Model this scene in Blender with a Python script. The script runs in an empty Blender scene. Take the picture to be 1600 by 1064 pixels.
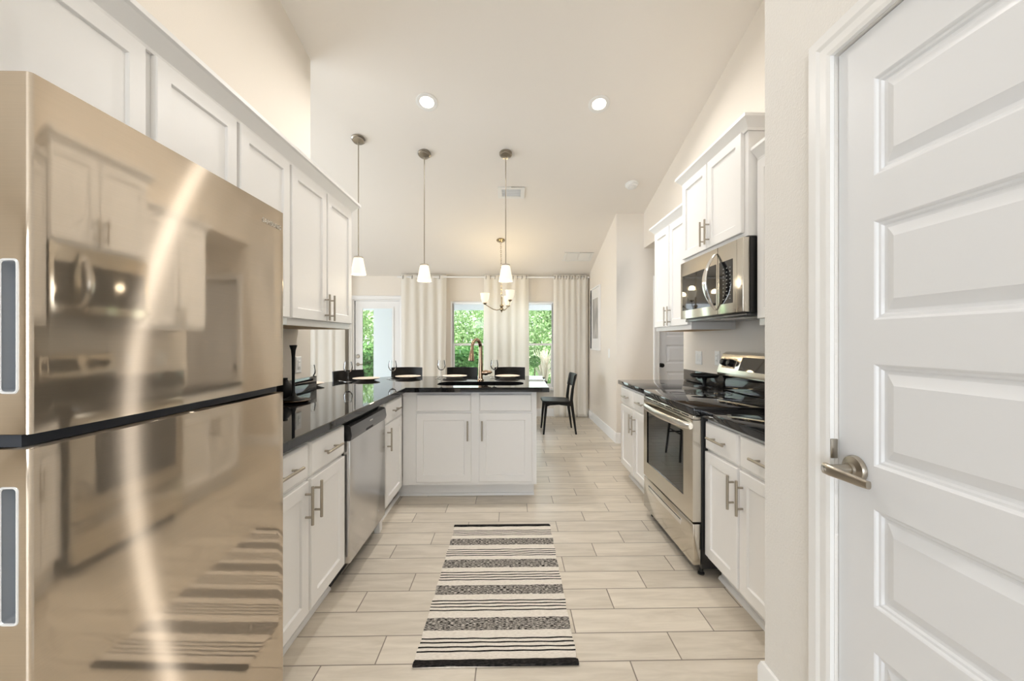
import bpy, bmesh, math, random
from mathutils import Vector, Matrix
random.seed(7)
PI = math.pi
S = bpy.context.scene
COL = S.collection

# ---------------------------------------------------------------- camera, sky, sun, daylight, exposure
cam = bpy.data.cameras.new('camera')
cam.sensor_fit = 'HORIZONTAL'; cam.sensor_width = 36.0
cam.lens = 36.0 * 625.0 / 1600.0
cam.shift_x = -0.005
cam.clip_start = 0.02
co = bpy.data.objects.new('camera', cam); COL.objects.link(co)
co.location = (0, 0, 1.289); co.rotation_euler = (PI/2, 0, math.radians(-1.1))
S.camera = co
S.view_settings.view_transform = 'Standard'; S.view_settings.look = 'None'
S.view_settings.gamma = 1.0; S.view_settings.use_curve_mapping = False
S.view_settings.exposure = 0.08
S.cycles.max_bounces = 10; S.cycles.diffuse_bounces = 6; S.cycles.transparent_max_bounces = 12
S.cycles.sample_clamp_indirect = 6.0; S.cycles.caustics_reflective = False; S.cycles.caustics_refractive = False

W = bpy.data.worlds.new('sky'); S.world = W; W.use_nodes = True
nt = W.node_tree; nt.nodes.clear()
wo = nt.nodes.new('ShaderNodeOutputWorld'); bg = nt.nodes.new('ShaderNodeBackground')
tc = nt.nodes.new('ShaderNodeTexCoord'); sx = nt.nodes.new('ShaderNodeSeparateXYZ'); rp = nt.nodes.new('ShaderNodeValToRGB')
rp.color_ramp.elements[0].position = 0.0; rp.color_ramp.elements[0].color = (0.93, 0.96, 1.0, 1)
rp.color_ramp.elements[1].position = 0.7; rp.color_ramp.elements[1].color = (0.72, 0.84, 1.0, 1)
nt.links.new(tc.outputs['Generated'], sx.inputs[0]); nt.links.new(sx.outputs['Z'], rp.inputs[0])
nt.links.new(rp.outputs[0], bg.inputs[0]); bg.inputs[1].default_value = 4.0
nt.links.new(bg.outputs[0], wo.inputs[0])

def lamp(name, kind, loc, energy, color=(1, 1, 1), rot=(0, 0, 0), parent=None, **kw):
    l = bpy.data.lights.new(name, kind); l.energy = energy; l.color = color
    for k, v in kw.items(): setattr(l, k, v)
    o = bpy.data.objects.new(name, l); COL.objects.link(o); o.location = loc; o.rotation_euler = rot
    if parent: o.parent = parent; o.location = Vector(loc) - parent.location
    return o
WARM = (1.0, 0.955, 0.90); DAY = (0.86, 0.93, 1.0)
lamp('sun', 'SUN', (0, 0, 10), 6.5, (1.0, 0.95, 0.86), (math.radians(42), 0, math.radians(28)), angle=math.radians(1.5))
# area lamps for daylight at the living room and dining windows; rear one is added fill
lamp('rear_daylight_fill', 'AREA', (-1.6, -4.15, 1.25), 92, DAY, (math.radians(90), 0, 0), shape='RECTANGLE', size=4.6, size_y=2.1)
lamp('living_window_daylight', 'AREA', (-5.1, 3.6, 1.25), 85, DAY, (0, math.radians(-90), 0), shape='RECTANGLE', size=2.1, size_y=3.6)
lamp('dining_window_daylight', 'AREA', (-0.11, 6.86, 1.21), 14, DAY, (math.radians(-90), 0, 0), shape='RECTANGLE', size=1.7, size_y=1.45)

# ---------------------------------------------------------------- materials
MATS = {}
def mat(name, col, rough=0.5, metal=0.0, spec=0.5, **kw):
    m = bpy.data.materials.new(name); m.use_nodes = True
    b = m.node_tree.nodes['Principled BSDF']
    b.inputs['Base Color'].default_value = (*col, 1); b.inputs['Roughness'].default_value = rough
    b.inputs['Metallic'].default_value = metal; b.inputs['Specular IOR Level'].default_value = spec
    for k, v in kw.items():
        b.inputs[k].default_value = v
    MATS[name] = m
    return m
def nodes(m): return m.node_tree.nodes, m.node_tree.links, m.node_tree.nodes['Principled BSDF']
def noise_bump(m, scale, strength, dist=0.002, detail=3):
    N, L, b = nodes(m)
    t = N.new('ShaderNodeTexCoord'); n = N.new('ShaderNodeTexNoise'); u = N.new('ShaderNodeBump')
    n.inputs['Scale'].default_value = scale; n.inputs['Detail'].default_value = detail
    u.inputs['Strength'].default_value = strength; u.inputs['Distance'].default_value = dist
    L.new(t.outputs['Object'], n.inputs['Vector']); L.new(n.outputs['Fac'], u.inputs['Height']); L.new(u.outputs[0], b.inputs['Normal'])
    return m
def noise_col(m, c0, c1, scale, lo=0.35, hi=0.65, stretch=(1, 1, 1)):
    N, L, b = nodes(m)
    t = N.new('ShaderNodeTexCoord'); mp = N.new('ShaderNodeMapping'); n = N.new('ShaderNodeTexNoise'); r = N.new('ShaderNodeValToRGB')
    mp.inputs['Scale'].default_value = stretch
    n.inputs['Scale'].default_value = scale; n.inputs['Detail'].default_value = 4
    r.color_ramp.elements[0].position = lo; r.color_ramp.elements[0].color = (*c0, 1)
    r.color_ramp.elements[1].position = hi; r.color_ramp.elements[1].color = (*c1, 1)
    L.new(t.outputs['Object'], mp.inputs[0]); L.new(mp.outputs[0], n.inputs['Vector']); L.new(n.outputs['Fac'], r.inputs[0]); L.new(r.outputs[0], b.inputs['Base Color'])
    return m

wall_m = noise_bump(mat('wall_paint', (0.80, 0.745, 0.67), 0.75), 140, 0.25, 0.0015)
pantry_m = noise_bump(mat('pantry_paint', (0.82, 0.80, 0.765), 0.7), 150, 0.55, 0.003)
ceil_m = noise_bump(mat('ceiling_paint', (0.84, 0.80, 0.745), 0.8), 90, 0.15, 0.002)
cab_m = noise_bump(mat('cabinet_white', (0.87, 0.86, 0.845), 0.38), 30, 0.02, 0.001)
trim_m = noise_bump(mat('trim_white', (0.86, 0.86, 0.855), 0.35), 30, 0.02, 0.001)
door_m = noise_bump(mat('door_white', (0.79, 0.805, 0.83), 0.4), 60, 0.03, 0.001)
granite_m = noise_col(mat('black_granite', (0.012, 0.012, 0.013), 0.035, spec=0.5), (0.006, 0.006, 0.007), (0.03, 0.031, 0.033), 420, 0.5, 0.75)
sink_m = mat('black_composite', (0.015, 0.015, 0.016), 0.35)
blackp_m = noise_bump(mat('black_plastic', (0.012, 0.012, 0.013), 0.3), 60, 0.02, 0.001)
blackg_m = mat('black_glass', (0.008, 0.008, 0.009), 0.03, spec=0.8)
blackw_m = noise_bump(mat('black_wood', (0.010, 0.009, 0.008), 0.5, spec=0.22), 40, 0.05, 0.001)
blackm_m = mat('black_metal', (0.008, 0.008, 0.008), 0.45, spec=0.25)
nickel_m = mat('brushed_nickel', (0.43, 0.39, 0.33), 0.28, 1.0)
chrome_m = mat('polished_chrome', (0.80, 0.80, 0.80), 0.12, 1.0)
copper_m = mat('bronze_copper', (0.40, 0.285, 0.20), 0.2, 1.0)
brass_m = mat('antique_nickel', (0.42, 0.34, 0.23), 0.25, 1.0)
grip_m = mat('grip_grey', (0.55, 0.58, 0.62), 0.3, 0.3)
rimgrey_m = mat('grip_rim_grey', (0.86, 0.88, 0.90), 0.2, 0.4)
gasket_m = mat('gasket_grey', (0.03, 0.035, 0.045), 0.35, spec=0.3)
panel_grey_m = mat('control_panel_grey', (0.13, 0.13, 0.135), 0.22, 0.7)
letter_m = mat('lettering_silver', (0.78, 0.74, 0.68), 0.3, 0.5)
key_m = mat('key_print_white', (0.42, 0.42, 0.40), 0.5)
plate_m = noise_col(mat('cream_stoneware', (0.80, 0.68, 0.57), 0.3), (0.78, 0.66, 0.55), (0.83, 0.72, 0.62), 30)
plastic_m = mat('white_plastic', (0.84, 0.84, 0.82), 0.4)
dark_m = mat('dark_slot', (0.02, 0.02, 0.02), 0.6)
vent_m = mat('vent_white', (0.80, 0.79, 0.76), 0.5)
ventgrey_m = mat('vent_inside_grey', (0.66, 0.68, 0.70), 0.5)
oak_m = noise_col(mat('raw_ply', (0.62, 0.42, 0.22), 0.6), (0.55, 0.36, 0.18), (0.68, 0.48, 0.27), 12, stretch=(1, 8, 1))
soil_m = noise_col(mat('soil', (0.06, 0.04, 0.03), 0.9), (0.04, 0.03, 0.02), (0.09, 0.06, 0.04), 60)
terra_m = noise_col(mat('terracotta', (0.55, 0.35, 0.24), 0.7), (0.5, 0.32, 0.22), (0.62, 0.42, 0.3), 20)
patio_m = noise_col(mat('patio_concrete', (0.7, 0.7, 0.7), 0.8), (0.66, 0.66, 0.66), (0.76, 0.76, 0.76), 6)
stucco_m = noise_bump(mat('white_stucco', (0.82, 0.83, 0.85), 0.8), 60, 0.3, 0.004)
lawn_m = noise_col(mat('lawn', (0.16, 0.30, 0.07), 0.9), (0.10, 0.22, 0.04), (0.26, 0.40, 0.12), 9)
bark_m = noise_col(mat('bark', (0.16, 0.11, 0.08), 0.9), (0.10, 0.07, 0.05), (0.22, 0.16, 0.11), 14, stretch=(4, 4, 1))
burner_m = mat('burner_ring_grey', (0.10, 0.10, 0.105), 0.15)

def steel(name, col, rough, aniso, rot):
    m = mat(name, col, rough, 1.0)
    N, L, b = nodes(m)
    b.inputs['Anisotropic'].default_value = aniso; b.inputs['Anisotropic Rotation'].default_value = rot
    t = N.new('ShaderNodeTangent'); t.direction_type = 'RADIAL'; t.axis = 'Z'; L.new(t.outputs[0], b.inputs['Tangent'])
    tc = N.new('ShaderNodeTexCoord'); mp = N.new('ShaderNodeMapping'); n = N.new('ShaderNodeTexNoise'); r = N.new('ShaderNodeMapRange')
    mp.inputs['Scale'].default_value = (1, 1, 120); n.inputs['Scale'].default_value = 6
    r.inputs['To Min'].default_value = rough*0.85; r.inputs['To Max'].default_value = rough*1.2
    L.new(tc.outputs['Object'], mp.inputs[0]); L.new(mp.outputs[0], n.inputs['Vector']); L.new(n.outputs['Fac'], r.inputs['Value']); L.new(r.outputs[0], b.inputs['Roughness'])
    return m
def brushed(name, col, r0, r1, f):
    m = bpy.data.materials.new(name); m.use_nodes = True
    N, L = m.node_tree.nodes, m.node_tree.links; N.clear()
    o = N.new('ShaderNodeOutputMaterial'); mx = N.new('ShaderNodeMixShader'); mx.inputs[0].default_value = f; t = N.new('ShaderNodeTangent'); t.direction_type = 'RADIAL'; t.axis = 'Z'
    tc = N.new('ShaderNodeTexCoord'); mp = N.new('ShaderNodeMapping'); n = N.new('ShaderNodeTexNoise'); mr = N.new('ShaderNodeMix'); mr.data_type = 'RGBA'
    mp.inputs['Scale'].default_value = (2, 2, 260); n.inputs['Scale'].default_value = 4
    mr.inputs[6].default_value = (*[q*0.95 for q in col], 1); mr.inputs[7].default_value = (*[q*1.05 for q in col], 1)
    L.new(tc.outputs['Object'], mp.inputs[0]); L.new(mp.outputs[0], n.inputs['Vector']); L.new(n.outputs['Fac'], mr.inputs[0])
    for k, (r, a) in enumerate(((r0, 0.4), (r1, 0.97))):
        g = N.new('ShaderNodeBsdfAnisotropic'); g.inputs['Roughness'].default_value = r; g.inputs['Anisotropy'].default_value = a; g.inputs['Rotation'].default_value = 0.0
        L.new(mr.outputs[2], g.inputs['Color']); L.new(t.outputs[0], g.inputs['Tangent']); L.new(g.outputs[0], mx.inputs[1+k])
    L.new(mx.outputs[0], o.inputs[0]); return m
fridge_m = brushed('fridge_steel', (0.74, 0.64, 0.525), 0.045, 0.6, 0.36)
steel_m = steel('appliance_steel', (0.66, 0.62, 0.55), 0.15, 0.5, 0.25)
dw_m = steel('dishwasher_steel', (0.66, 0.65, 0.64), 0.22, 0.4, 0.25)

def glow(name, col, strength, base=(0.9, 0.87, 0.8)):
    m = mat(name, base, 0.35)
    b = m.node_tree.nodes['Principled BSDF']
    b.inputs['Emission Color'].default_value = (*col, 1); b.inputs['Emission Strength'].default_value = strength
    return m
lens_m = glow('downlight_lens', (1.0, 0.93, 0.80), 6.0)
shade_m = glow('frosted_lamp_glass', (1.0, 0.87, 0.67), 0.72, (0.50, 0.47, 0.40))
bulb_m = glow('lamp_bulb', (1.0, 0.86, 0.66), 6.0)

def glass(name, tint=(1, 1, 1), refl=0.06):
    m = bpy.data.materials.new(name); m.use_nodes = True
    N, L = m.node_tree.nodes, m.node_tree.links; N.clear()
    o = N.new('ShaderNodeOutputMaterial'); mx = N.new('ShaderNodeMixShader'); t = N.new('ShaderNodeBsdfTransparent'); g = N.new('ShaderNodeBsdfGlossy'); lw = N.new('ShaderNodeFresnel')
    lw.inputs['IOR'].default_value = 1.0 + refl*8; t.inputs[0].default_value = (*tint, 1); g.inputs['Roughness'].default_value = 0.01
    L.new(lw.outputs[0], mx.inputs[0]); L.new(t.outputs[0], mx.inputs[1]); L.new(g.outputs[0], mx.inputs[2]); L.new(mx.outputs[0], o.inputs[0])
    return m
pane_m = glass('window_glass', (0.97, 0.98, 0.985), 0.055)
wine_m = glass('wine_glass_clear', (0.985, 0.988, 0.988), 0.03)

def cloth(name, col, trans):
    m = bpy.data.materials.new(name); m.use_nodes = True
    N, L = m.node_tree.nodes, m.node_tree.links; N.clear()
    o = N.new('ShaderNodeOutputMaterial'); mx = N.new('ShaderNodeMixShader'); d = N.new('ShaderNodeBsdfDiffuse'); t = N.new('ShaderNodeBsdfTranslucent')
    tc = N.new('ShaderNodeTexCoord'); n = N.new('ShaderNodeTexNoise'); bu = N.new('ShaderNodeBump')
    n.inputs['Scale'].default_value = 300; bu.inputs['Strength'].default_value = 0.1; bu.inputs['Distance'].default_value = 0.001
    L.new(tc.outputs['Object'], n.inputs['Vector']); L.new(n.outputs['Fac'], bu.inputs['Height']); L.new(bu.outputs[0], d.inputs['Normal'])
    d.inputs[0].default_value = (*col, 1); t.inputs[0].default_value = (*col, 1); mx.inputs[0].default_value = trans
    L.new(d.outputs[0], mx.inputs[1]); L.new(t.outputs[0], mx.inputs[2]); L.new(mx.outputs[0], o.inputs[0])
    return m
curtain_m = cloth('white_linen', (0.92, 0.895, 0.84), 0.4)
def leafmat(name, c0, c1):
    m = cloth(name, c0, 0.45); N, L = m.node_tree.nodes, m.node_tree.links
    g = N.new('ShaderNodeNewGeometry'); r = N.new('ShaderNodeValToRGB')
    r.color_ramp.elements[0].color = (*c0, 1); r.color_ramp.elements[1].color = (*c1, 1)
    L.new(g.outputs['Random Per Island'], r.inputs[0])
    for n in N:
        if n.type in ('BSDF_DIFFUSE', 'BSDF_TRANSLUCENT'): L.new(r.outputs[0], n.inputs[0])
    return m
leaf_a = leafmat('leaf_bright', (0.26, 0.42, 0.16), (0.68, 0.80, 0.50))
leaf_b = leafmat('leaf_mid', (0.18, 0.34, 0.13), (0.56, 0.70, 0.40))
leaf_c = leafmat('leaf_dark', (0.10, 0.24, 0.08), (0.32, 0.52, 0.20))
leaf_p = leafmat('grass_plume', (0.75, 0.68, 0.55), (0.92, 0.86, 0.76))

def tile_mat():
    m = mat('plank_tile', (0.7, 0.65, 0.58), 0.32)
    N, L, b = nodes(m)
    def M(op, a, bb=None, c=None):
        n = N.new('ShaderNodeMath'); n.operation = op
        for i, v in enumerate((a, bb, c)):
            if v is None: continue
            if isinstance(v, (int, float)): n.inputs[i].default_value = v
            else: L.new(v, n.inputs[i])
        return n.outputs[0]
    t = N.new('ShaderNodeTexCoord'); s = N.new('ShaderNodeSeparateXYZ'); L.new(t.outputs['Object'], s.inputs[0])
    P, LN, G = 0.1558, 0.616, 0.0050
    yy = M('DIVIDE', M('SUBTRACT', s.outputs['Y'], 1.757), P)
    row = M('FLOOR', yy); fy = M('SUBTRACT', yy, row)
    xx = M('SUBTRACT', M('DIVIDE', M('SUBTRACT', s.outputs['X'], 0.292), LN), M('MULTIPLY', row, 0.3433))
    colm = M('FLOOR', xx); fx = M('SUBTRACT', xx, colm)
    dy = M('MULTIPLY', M('MINIMUM', fy, M('SUBTRACT', 1.0, fy)), P)
    dx = M('MULTIPLY', M('MINIMUM', fx, M('SUBTRACT', 1.0, fx)), LN)
    d = M('MINIMUM', dx, dy)
    mr = N.new('ShaderNodeMapRange'); L.new(d, mr.inputs['Value']); mr.inputs['From Min'].default_value = G*0.32; mr.inputs['From Max'].default_value = G*0.62
    cb = N.new('ShaderNodeCombineXYZ'); L.new(row, cb.inputs[0]); L.new(colm, cb.inputs[1])
    wn = N.new('ShaderNodeTexWhiteNoise'); wn.noise_dimensions = '2D'; L.new(cb.outputs[0], wn.inputs['Vector'])
    off = N.new('ShaderNodeVectorMath'); off.operation = 'MULTIPLY_ADD'; L.new(wn.outputs['Color'], off.inputs[0]); off.inputs[1].default_value = (9, 9, 9); L.new(t.outputs['Object'], off.inputs[2])
    mp = N.new('ShaderNodeMapping'); mp.inputs['Scale'].default_value = (1.0, 7.0, 1); L.new(off.outputs[0], mp.inputs[0])
    n = N.new('ShaderNodeTexNoise'); n.inputs['Scale'].default_value = 3.2; n.inputs['Detail'].default_value = 7; n.inputs['Roughness'].default_value = 0.62; n.inputs['Distortion'].default_value = 0.6
    L.new(mp.outputs[0], n.inputs['Vector'])
    r = N.new('ShaderNodeValToRGB'); r.color_ramp.elements[0].position = 0.3; r.color_ramp.elements[0].color = (0.56, 0.50, 0.415, 1); r.color_ramp.elements[1].position = 0.68; r.color_ramp.elements[1].color = (0.72, 0.655, 0.56, 1)
    L.new(n.outputs['Fac'], r.inputs[0])
    hv = N.new('ShaderNodeHueSaturation'); L.new(r.outputs[0], hv.inputs['Color']); L.new(M('MULTIPLY_ADD', wn.outputs['Value'], 0.14, 0.93), hv.inputs['Value'])
    mx = N.new('ShaderNodeMix'); mx.data_type = 'RGBA'; mx.inputs[6].default_value = (0.25, 0.21, 0.175, 1); L.new(hv.outputs[0], mx.inputs[7]); L.new(mr.outputs[0], mx.inputs[0])
    L.new(mx.outputs[2], b.inputs['Base Color'])
    bu = N.new('ShaderNodeBump'); bu.inputs['Strength'].default_value = 0.6; bu.inputs['Distance'].default_value = 0.002
    L.new(M('ADD', mr.outputs[0], M('MULTIPLY', n.outputs['Fac'], 0.25)), bu.inputs['Height']); L.new(bu.outputs[0], b.inputs['Normal'])
    return m
tile_m = tile_mat()
def woven(name, c0, c1, lo, hi, sc=(60, 260, 1)):
    m = noise_col(mat(name, c0, 0.95, spec=0.1), c0, c1, 1.0, lo, hi, sc)
    return m
rug_cream = woven('rug_cream_yarn', (0.70, 0.645, 0.575), (0.82, 0.765, 0.69), 0.4, 0.6)
rug_black = woven('rug_black_yarn', (0.012, 0.011, 0.011), (0.05, 0.045, 0.042), 0.45, 0.7)
rug_mix = woven('rug_mottled_yarn', (0.012, 0.011, 0.011), (0.66, 0.61, 0.55), 0.48, 0.58, (60, 430, 1))
def art_mat():
    m = mat('grey_print', (0.5, 0.5, 0.5), 0.5)
    N, L, b = nodes(m)
    t = N.new('ShaderNodeTexCoord'); w = N.new('ShaderNodeTexWave'); r = N.new('ShaderNodeValToRGB')
    mp = N.new('ShaderNodeMapping'); mp.inputs['Rotation'].default_value = (0.5, 0, 0)
    w.inputs['Scale'].default_value = 0.9; w.inputs['Distortion'].default_value = 14; w.inputs['Detail'].default_value = 4; w.bands_direction = 'Y'
    r.color_ramp.elements[0].color = (0.33, 0.32, 0.30, 1); r.color_ramp.elements[1].color = (0.52, 0.50, 0.47, 1)
    L.new(t.outputs['Object'], mp.inputs[0]); L.new(mp.outputs[0], w.inputs['Vector']); L.new(w.outputs['Fac'], r.inputs[0]); L.new(r.outputs[0], b.inputs['Base Color'])
    return m
art_m = art_mat()

# ---------------------------------------------------------------- mesh helpers
class MB:
    def __init__(s): s.bm = bmesh.new(); s.mi = 0
    def box(s, x0, x1, y0, y1, z0, z1, bev=0.0, seg=2):
        vs = [s.bm.verts.new(p) for p in ((x0,y0,z0),(x1,y0,z0),(x1,y1,z0),(x0,y1,z0),(x0,y0,z1),(x1,y0,z1),(x1,y1,z1),(x0,y1,z1))]
        fs = [s.bm.faces.new([vs[i] for i in f]) for f in ((0,3,2,1),(4,5,6,7),(0,1,5,4),(1,2,6,5),(2,3,7,6),(3,0,4,7))]
        for f in fs: f.material_index = s.mi
        if bev > 0:
            es = list({e for f in fs for e in f.edges})
            bmesh.ops.bevel(s.bm, geom=es, offset=bev, segments=seg, profile=0.5, affect='EDGES', clamp_overlap=True)
        return s
    def face(s, pts):
        f = s.bm.faces.new([s.bm.verts.new(p) for p in pts]); f.material_index = s.mi; return f
    def loops(s, rings, cap0=True, cap1=True, closed=True):
        R = [[s.bm.verts.new(p) for p in r] for r in rings]
        n = len(R[0])
        for a, b in zip(R, R[1:]):
            for i in range(n if closed else n-1):
                j = (i+1) % n
                f = s.bm.faces.new((a[i], a[j], b[j], b[i])); f.material_index = s.mi
        if cap0: s.bm.faces.new(R[0][::-1]).material_index = s.mi
        if cap1: s.bm.faces.new(R[-1]).material_index = s.mi
        return s
    def prism(s, pts, axis, a, b):
        def mk(p, t): return {'x': (t, p[0], p[1]), 'y': (p[0], t, p[1]), 'z': (p[0], p[1], t)}[axis]
        return s.loops([[mk(p, a) for p in pts], [mk(p, b) for p in pts]])
    def tube(s, path, r, seg=10, caps=True):
        path = [Vector(p) for p in path]; n = len(path)
        rs = r if isinstance(r, (list, tuple)) else [r]*n
        T = []
        for i in range(n):
            T.append((path[min(i+1, n-1)] - path[max(i-1, 0)]).normalized())
        up = Vector((0, 0, 1)) if abs(T[0].z) < 0.9 else Vector((1, 0, 0))
        u = T[0].cross(up).normalized(); rings = []
        for i in range(n):
            u = (u - T[i]*u.dot(T[i])).normalized(); v = T[i].cross(u)
            rings.append([path[i] + (u*math.cos(2*PI*k/seg) + v*math.sin(2*PI*k/seg))*rs[i] for k in range(seg)])
        return s.loops(rings, caps, caps)
    def lathe(s, prof, c=(0, 0, 0), axis=(0, 0, 1), seg=24, caps=True):
        a = Vector(axis).normalized(); up = Vector((1, 0, 0)) if abs(a.x) < 0.9 else Vector((0, 1, 0))
        u = (up - a*up.dot(a)).normalized(); v = a.cross(u); c = Vector(c)
        rings = [[c + a*h + (u*math.cos(2*PI*k/seg) + v*math.sin(2*PI*k/seg))*max(r, 1e-4) for k in range(seg)] for r, h in prof]
        return s.loops(rings, caps, caps)
    def rects(s, M, u0, u1, v0, v1, prof, cap0=True, cap1=True):
        return s.loops([[M(u0+i, v0+i, w), M(u1-i, v0+i, w), M(u1-i, v1-i, w), M(u0+i, v1-i, w)] for i, w in prof], cap0, cap1)
    def holed(s, outer, hole):
        """flat sheet between an outer polygon and a hole, both lists of 3-D points; returns the hole's vertices"""
        A = [s.bm.verts.new(p) for p in outer]; B = [s.bm.verts.new(p) for p in hole]
        E = [s.bm.edges.new((A[i], A[(i+1) % len(A)])) for i in range(len(A))] + [s.bm.edges.new((B[i], B[(i+1) % len(B)])) for i in range(len(B))]
        r = bmesh.ops.triangle_fill(s.bm, use_beauty=True, use_dissolve=False, edges=E)
        for f in r['geom']:
            if isinstance(f, bmesh.types.BMFace): f.material_index = s.mi
        return s
    def sweep(s, path, prof):
        """profile (outward, z) along a horizontal polyline, outward = right of travel, mitred"""
        P = [Vector((p[0], p[1])) for p in path]; n = len(P); rings = []
        def nrm(a, b): d = (b-a).normalized(); return Vector((d.y, -d.x))
        for i in range(n):
            if i == 0: o = nrm(P[0], P[1])
            elif i == n-1: o = nrm(P[-2], P[-1])
            else:
                a, b = nrm(P[i-1], P[i]), nrm(P[i], P[i+1]); o = (a+b); o = o / max(0.2, o.dot(a))
            rings.append([(P[i].x + o.x*q, P[i].y + o.y*q, z) for q, z in prof])
        return s.loops(rings)
    def obj(s, name, mats, parent=None, sharp=32, flat=False):
        bm = s.bm
        bmesh.ops.remove_doubles(bm, verts=bm.verts, dist=1e-6)
        bmesh.ops.recalc_face_normals(bm, faces=bm.faces)
        if not flat:
            for f in bm.faces: f.smooth = True
            for e in bm.edges:
                if len(e.link_faces) == 2 and e.calc_face_angle(0) > math.radians(sharp): e.smooth = False
        if parent is not None:
            off = Vector(parent.location)
            p = parent.parent
            while p: off += Vector(p.location); p = p.parent
            if off.length: bmesh.ops.translate(bm, verts=bm.verts, vec=-off)
        me = bpy.data.meshes.new(name); bm.to_mesh(me); bm.free()
        for m in (mats if isinstance(mats, (list, tuple)) else [mats]): me.materials.append(m)
        o = bpy.data.objects.new(name, me); COL.objects.link(o)
        if parent is not None: o.parent = parent
        return o
def tag(o, label, cat, group=None):
    o['label'] = label; o['category'] = cat
    if group: o['group'] = group
    return o
def thing(name, label, cat, loc=(0, 0, 0), group=None):
    o = bpy.data.objects.new(name, None); COL.objects.link(o); o.location = loc; o.empty_display_size = 0.1
    return tag(o, label, cat, group)
def struct(name, mb, m, **kw):
    o = mb.obj(name, m, **kw); o['kind'] = 'structure'; return o
def copy_tree(o, parent=None):
    c = o.copy(); COL.objects.link(c)
    if parent: c.parent = parent
    for ch in list(o.children): copy_tree(ch, c)
    return c
def rrect(u0, u1, v0, v1, r, n=6):
    out = []
    for cx, cy, a0 in ((u1-r, v0+r, -PI/2), (u1-r, v1-r, 0), (u0+r, v1-r, PI/2), (u0+r, v0+r, PI)):
        out += [(cx + r*math.cos(a0 + PI/2*k/n), cy + r*math.sin(a0 + PI/2*k/n)) for k in range(n+1)]
    return out

# ---------------------------------------------------------------- the room
def zc(y): return 2.408 + 0.282*(6.70 - y) if y > 1.2 else 3.959 - 0.282*(1.2 - y)
struct('floor', MB().box(-5.3, 3.6, -4.4, 6.92, -0.12, 0.0), tile_m)
struct('ceiling', MB().prism([(-4.4, zc(-4.4)), (1.2, zc(1.2)), (6.92, zc(6.92)), (6.92, zc(6.92)+0.12), (1.2, zc(1.2)+0.12), (-4.4, zc(-4.4)+0.12)], 'x', -5.3, 3.6), ceil_m)

def wall_grid(mb, us, vs, holes, put):
    for a, b in zip(us, us[1:]):
        for c, d in zip(vs, vs[1:]):
            um, vm = (a+b)/2, (c+d)/2
            if any(h[0] < um < h[1] and h[2] < vm < h[3] for h in holes): continue
            put(mb, a, b, c, d)
    return mb
YB = 6.80
DX0, DX1, DZ = -2.645, -1.835, 1.985            # opening of the glazed patio door
WX0, WX1, WZ0, WZ1 = -1.0, 0.776, 0.463, 1.955    # opening of the twin window
def put_y(mb, a, b, c, d): mb.box(a, b, YB, YB+0.12, c, d)
struct('wall_back', wall_grid(MB(), [-5.3, DX0, DX1, WX0, WX1, 1.465], [0, WZ0, WZ1, DZ, zc(YB)+0.002], [(DX0, DX1, 0, DZ), (WX0, WX1, WZ0, WZ1)], put_y), wall_m)
# the side walls follow the slope of the ceiling
def gable(mb, x0, x1, y0, y1, zb=0.0):
    ys = [y0] + ([1.2] if y0 < 1.2 < y1 else []) + [y1]
    pts = [(y0, zb), (y1, zb)] + [(y, zc(y)+0.01) for y in reversed(ys)]
    return mb.prism(pts, 'x', x0, x1)
struct('wall_left', gable(MB(), -1.64, -1.52, 0.1, 3.085), wall_m)
struct('wall_right', gable(gable(MB(), 1.69, 1.81, 1.303, 3.85), 1.69, 1.81, 3.85, 5.0, 2.448), wall_m)
struct('wall_dining', gable(MB(), 1.345, 1.465, 5.12, YB), wall_m)
HX0, HX1, HZ = 1.885, 2.70, 2.03
def put_h(mb, a, b, c, d): mb.box(a, b, 5.0, 5.12, c, d)
struct('wall_hall', wall_grid(MB(), [1.345, HX0, HX1, 3.5], [0, HZ, zc(5.0)], [(HX0, HX1, 0, HZ)], put_h), wall_m)
struct('wall_hall_end', MB().box(3.5, 3.6, 3.6, 5.12, 0, 2.46), wall_m)
struct('wall_hall_side', MB().box(1.812, 3.5, 3.62, 3.72, 0, 2.46), wall_m)
struct('ceiling_hall', MB().box(1.811, 3.5, 3.72, 4.998, 2.452, 2.55), ceil_m)
PX, PY = 0.842, 1.303
PD0, PD1, PDZ = 0.262, 1.020, 2.026              # opening of the pantry door
mbp = gable(gable(MB(), PX, PX+0.115, PD1, PY), PX, PX+0.115, -4.3, PD0)
gable(mbp, PX, PX+0.115, PD0, PD1, PDZ)
mbp.prism([(PX+0.115, 0), (1.81, 0), (1.81, zc(1.2)), (PX+0.115, zc(1.2))], 'y', 1.19, PY)
struct('wall_pantry', mbp, pantry_m)
RW = (-3.9, 0.6, 0.05, 2.2)
def put_r(mb, a, b, c, d): mb.box(a, b, -4.4, -4.28, c, d)
struct('wall_rear', wall_grid(MB(), [-5.3, RW[0], RW[1], 0.957], [0, RW[2], RW[3], zc(-4.3)], [RW], put_r), wall_m)
LW = (1.8, 5.4, 0.05, 2.2)
def put_l(mb, a, b, c, d): mb.box(-5.3, -5.2, a, b, c, d)
struct('wall_living', wall_grid(MB(), [-4.28, LW[0], LW[1], YB], [0, LW[2], LW[3], 2.36], [LW], put_l), wall_m)
mbg = MB()
gable(mbg, -5.3, -5.2, -4.28, YB, 2.36); struct('wall_gable', mbg, wall_m)
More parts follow.
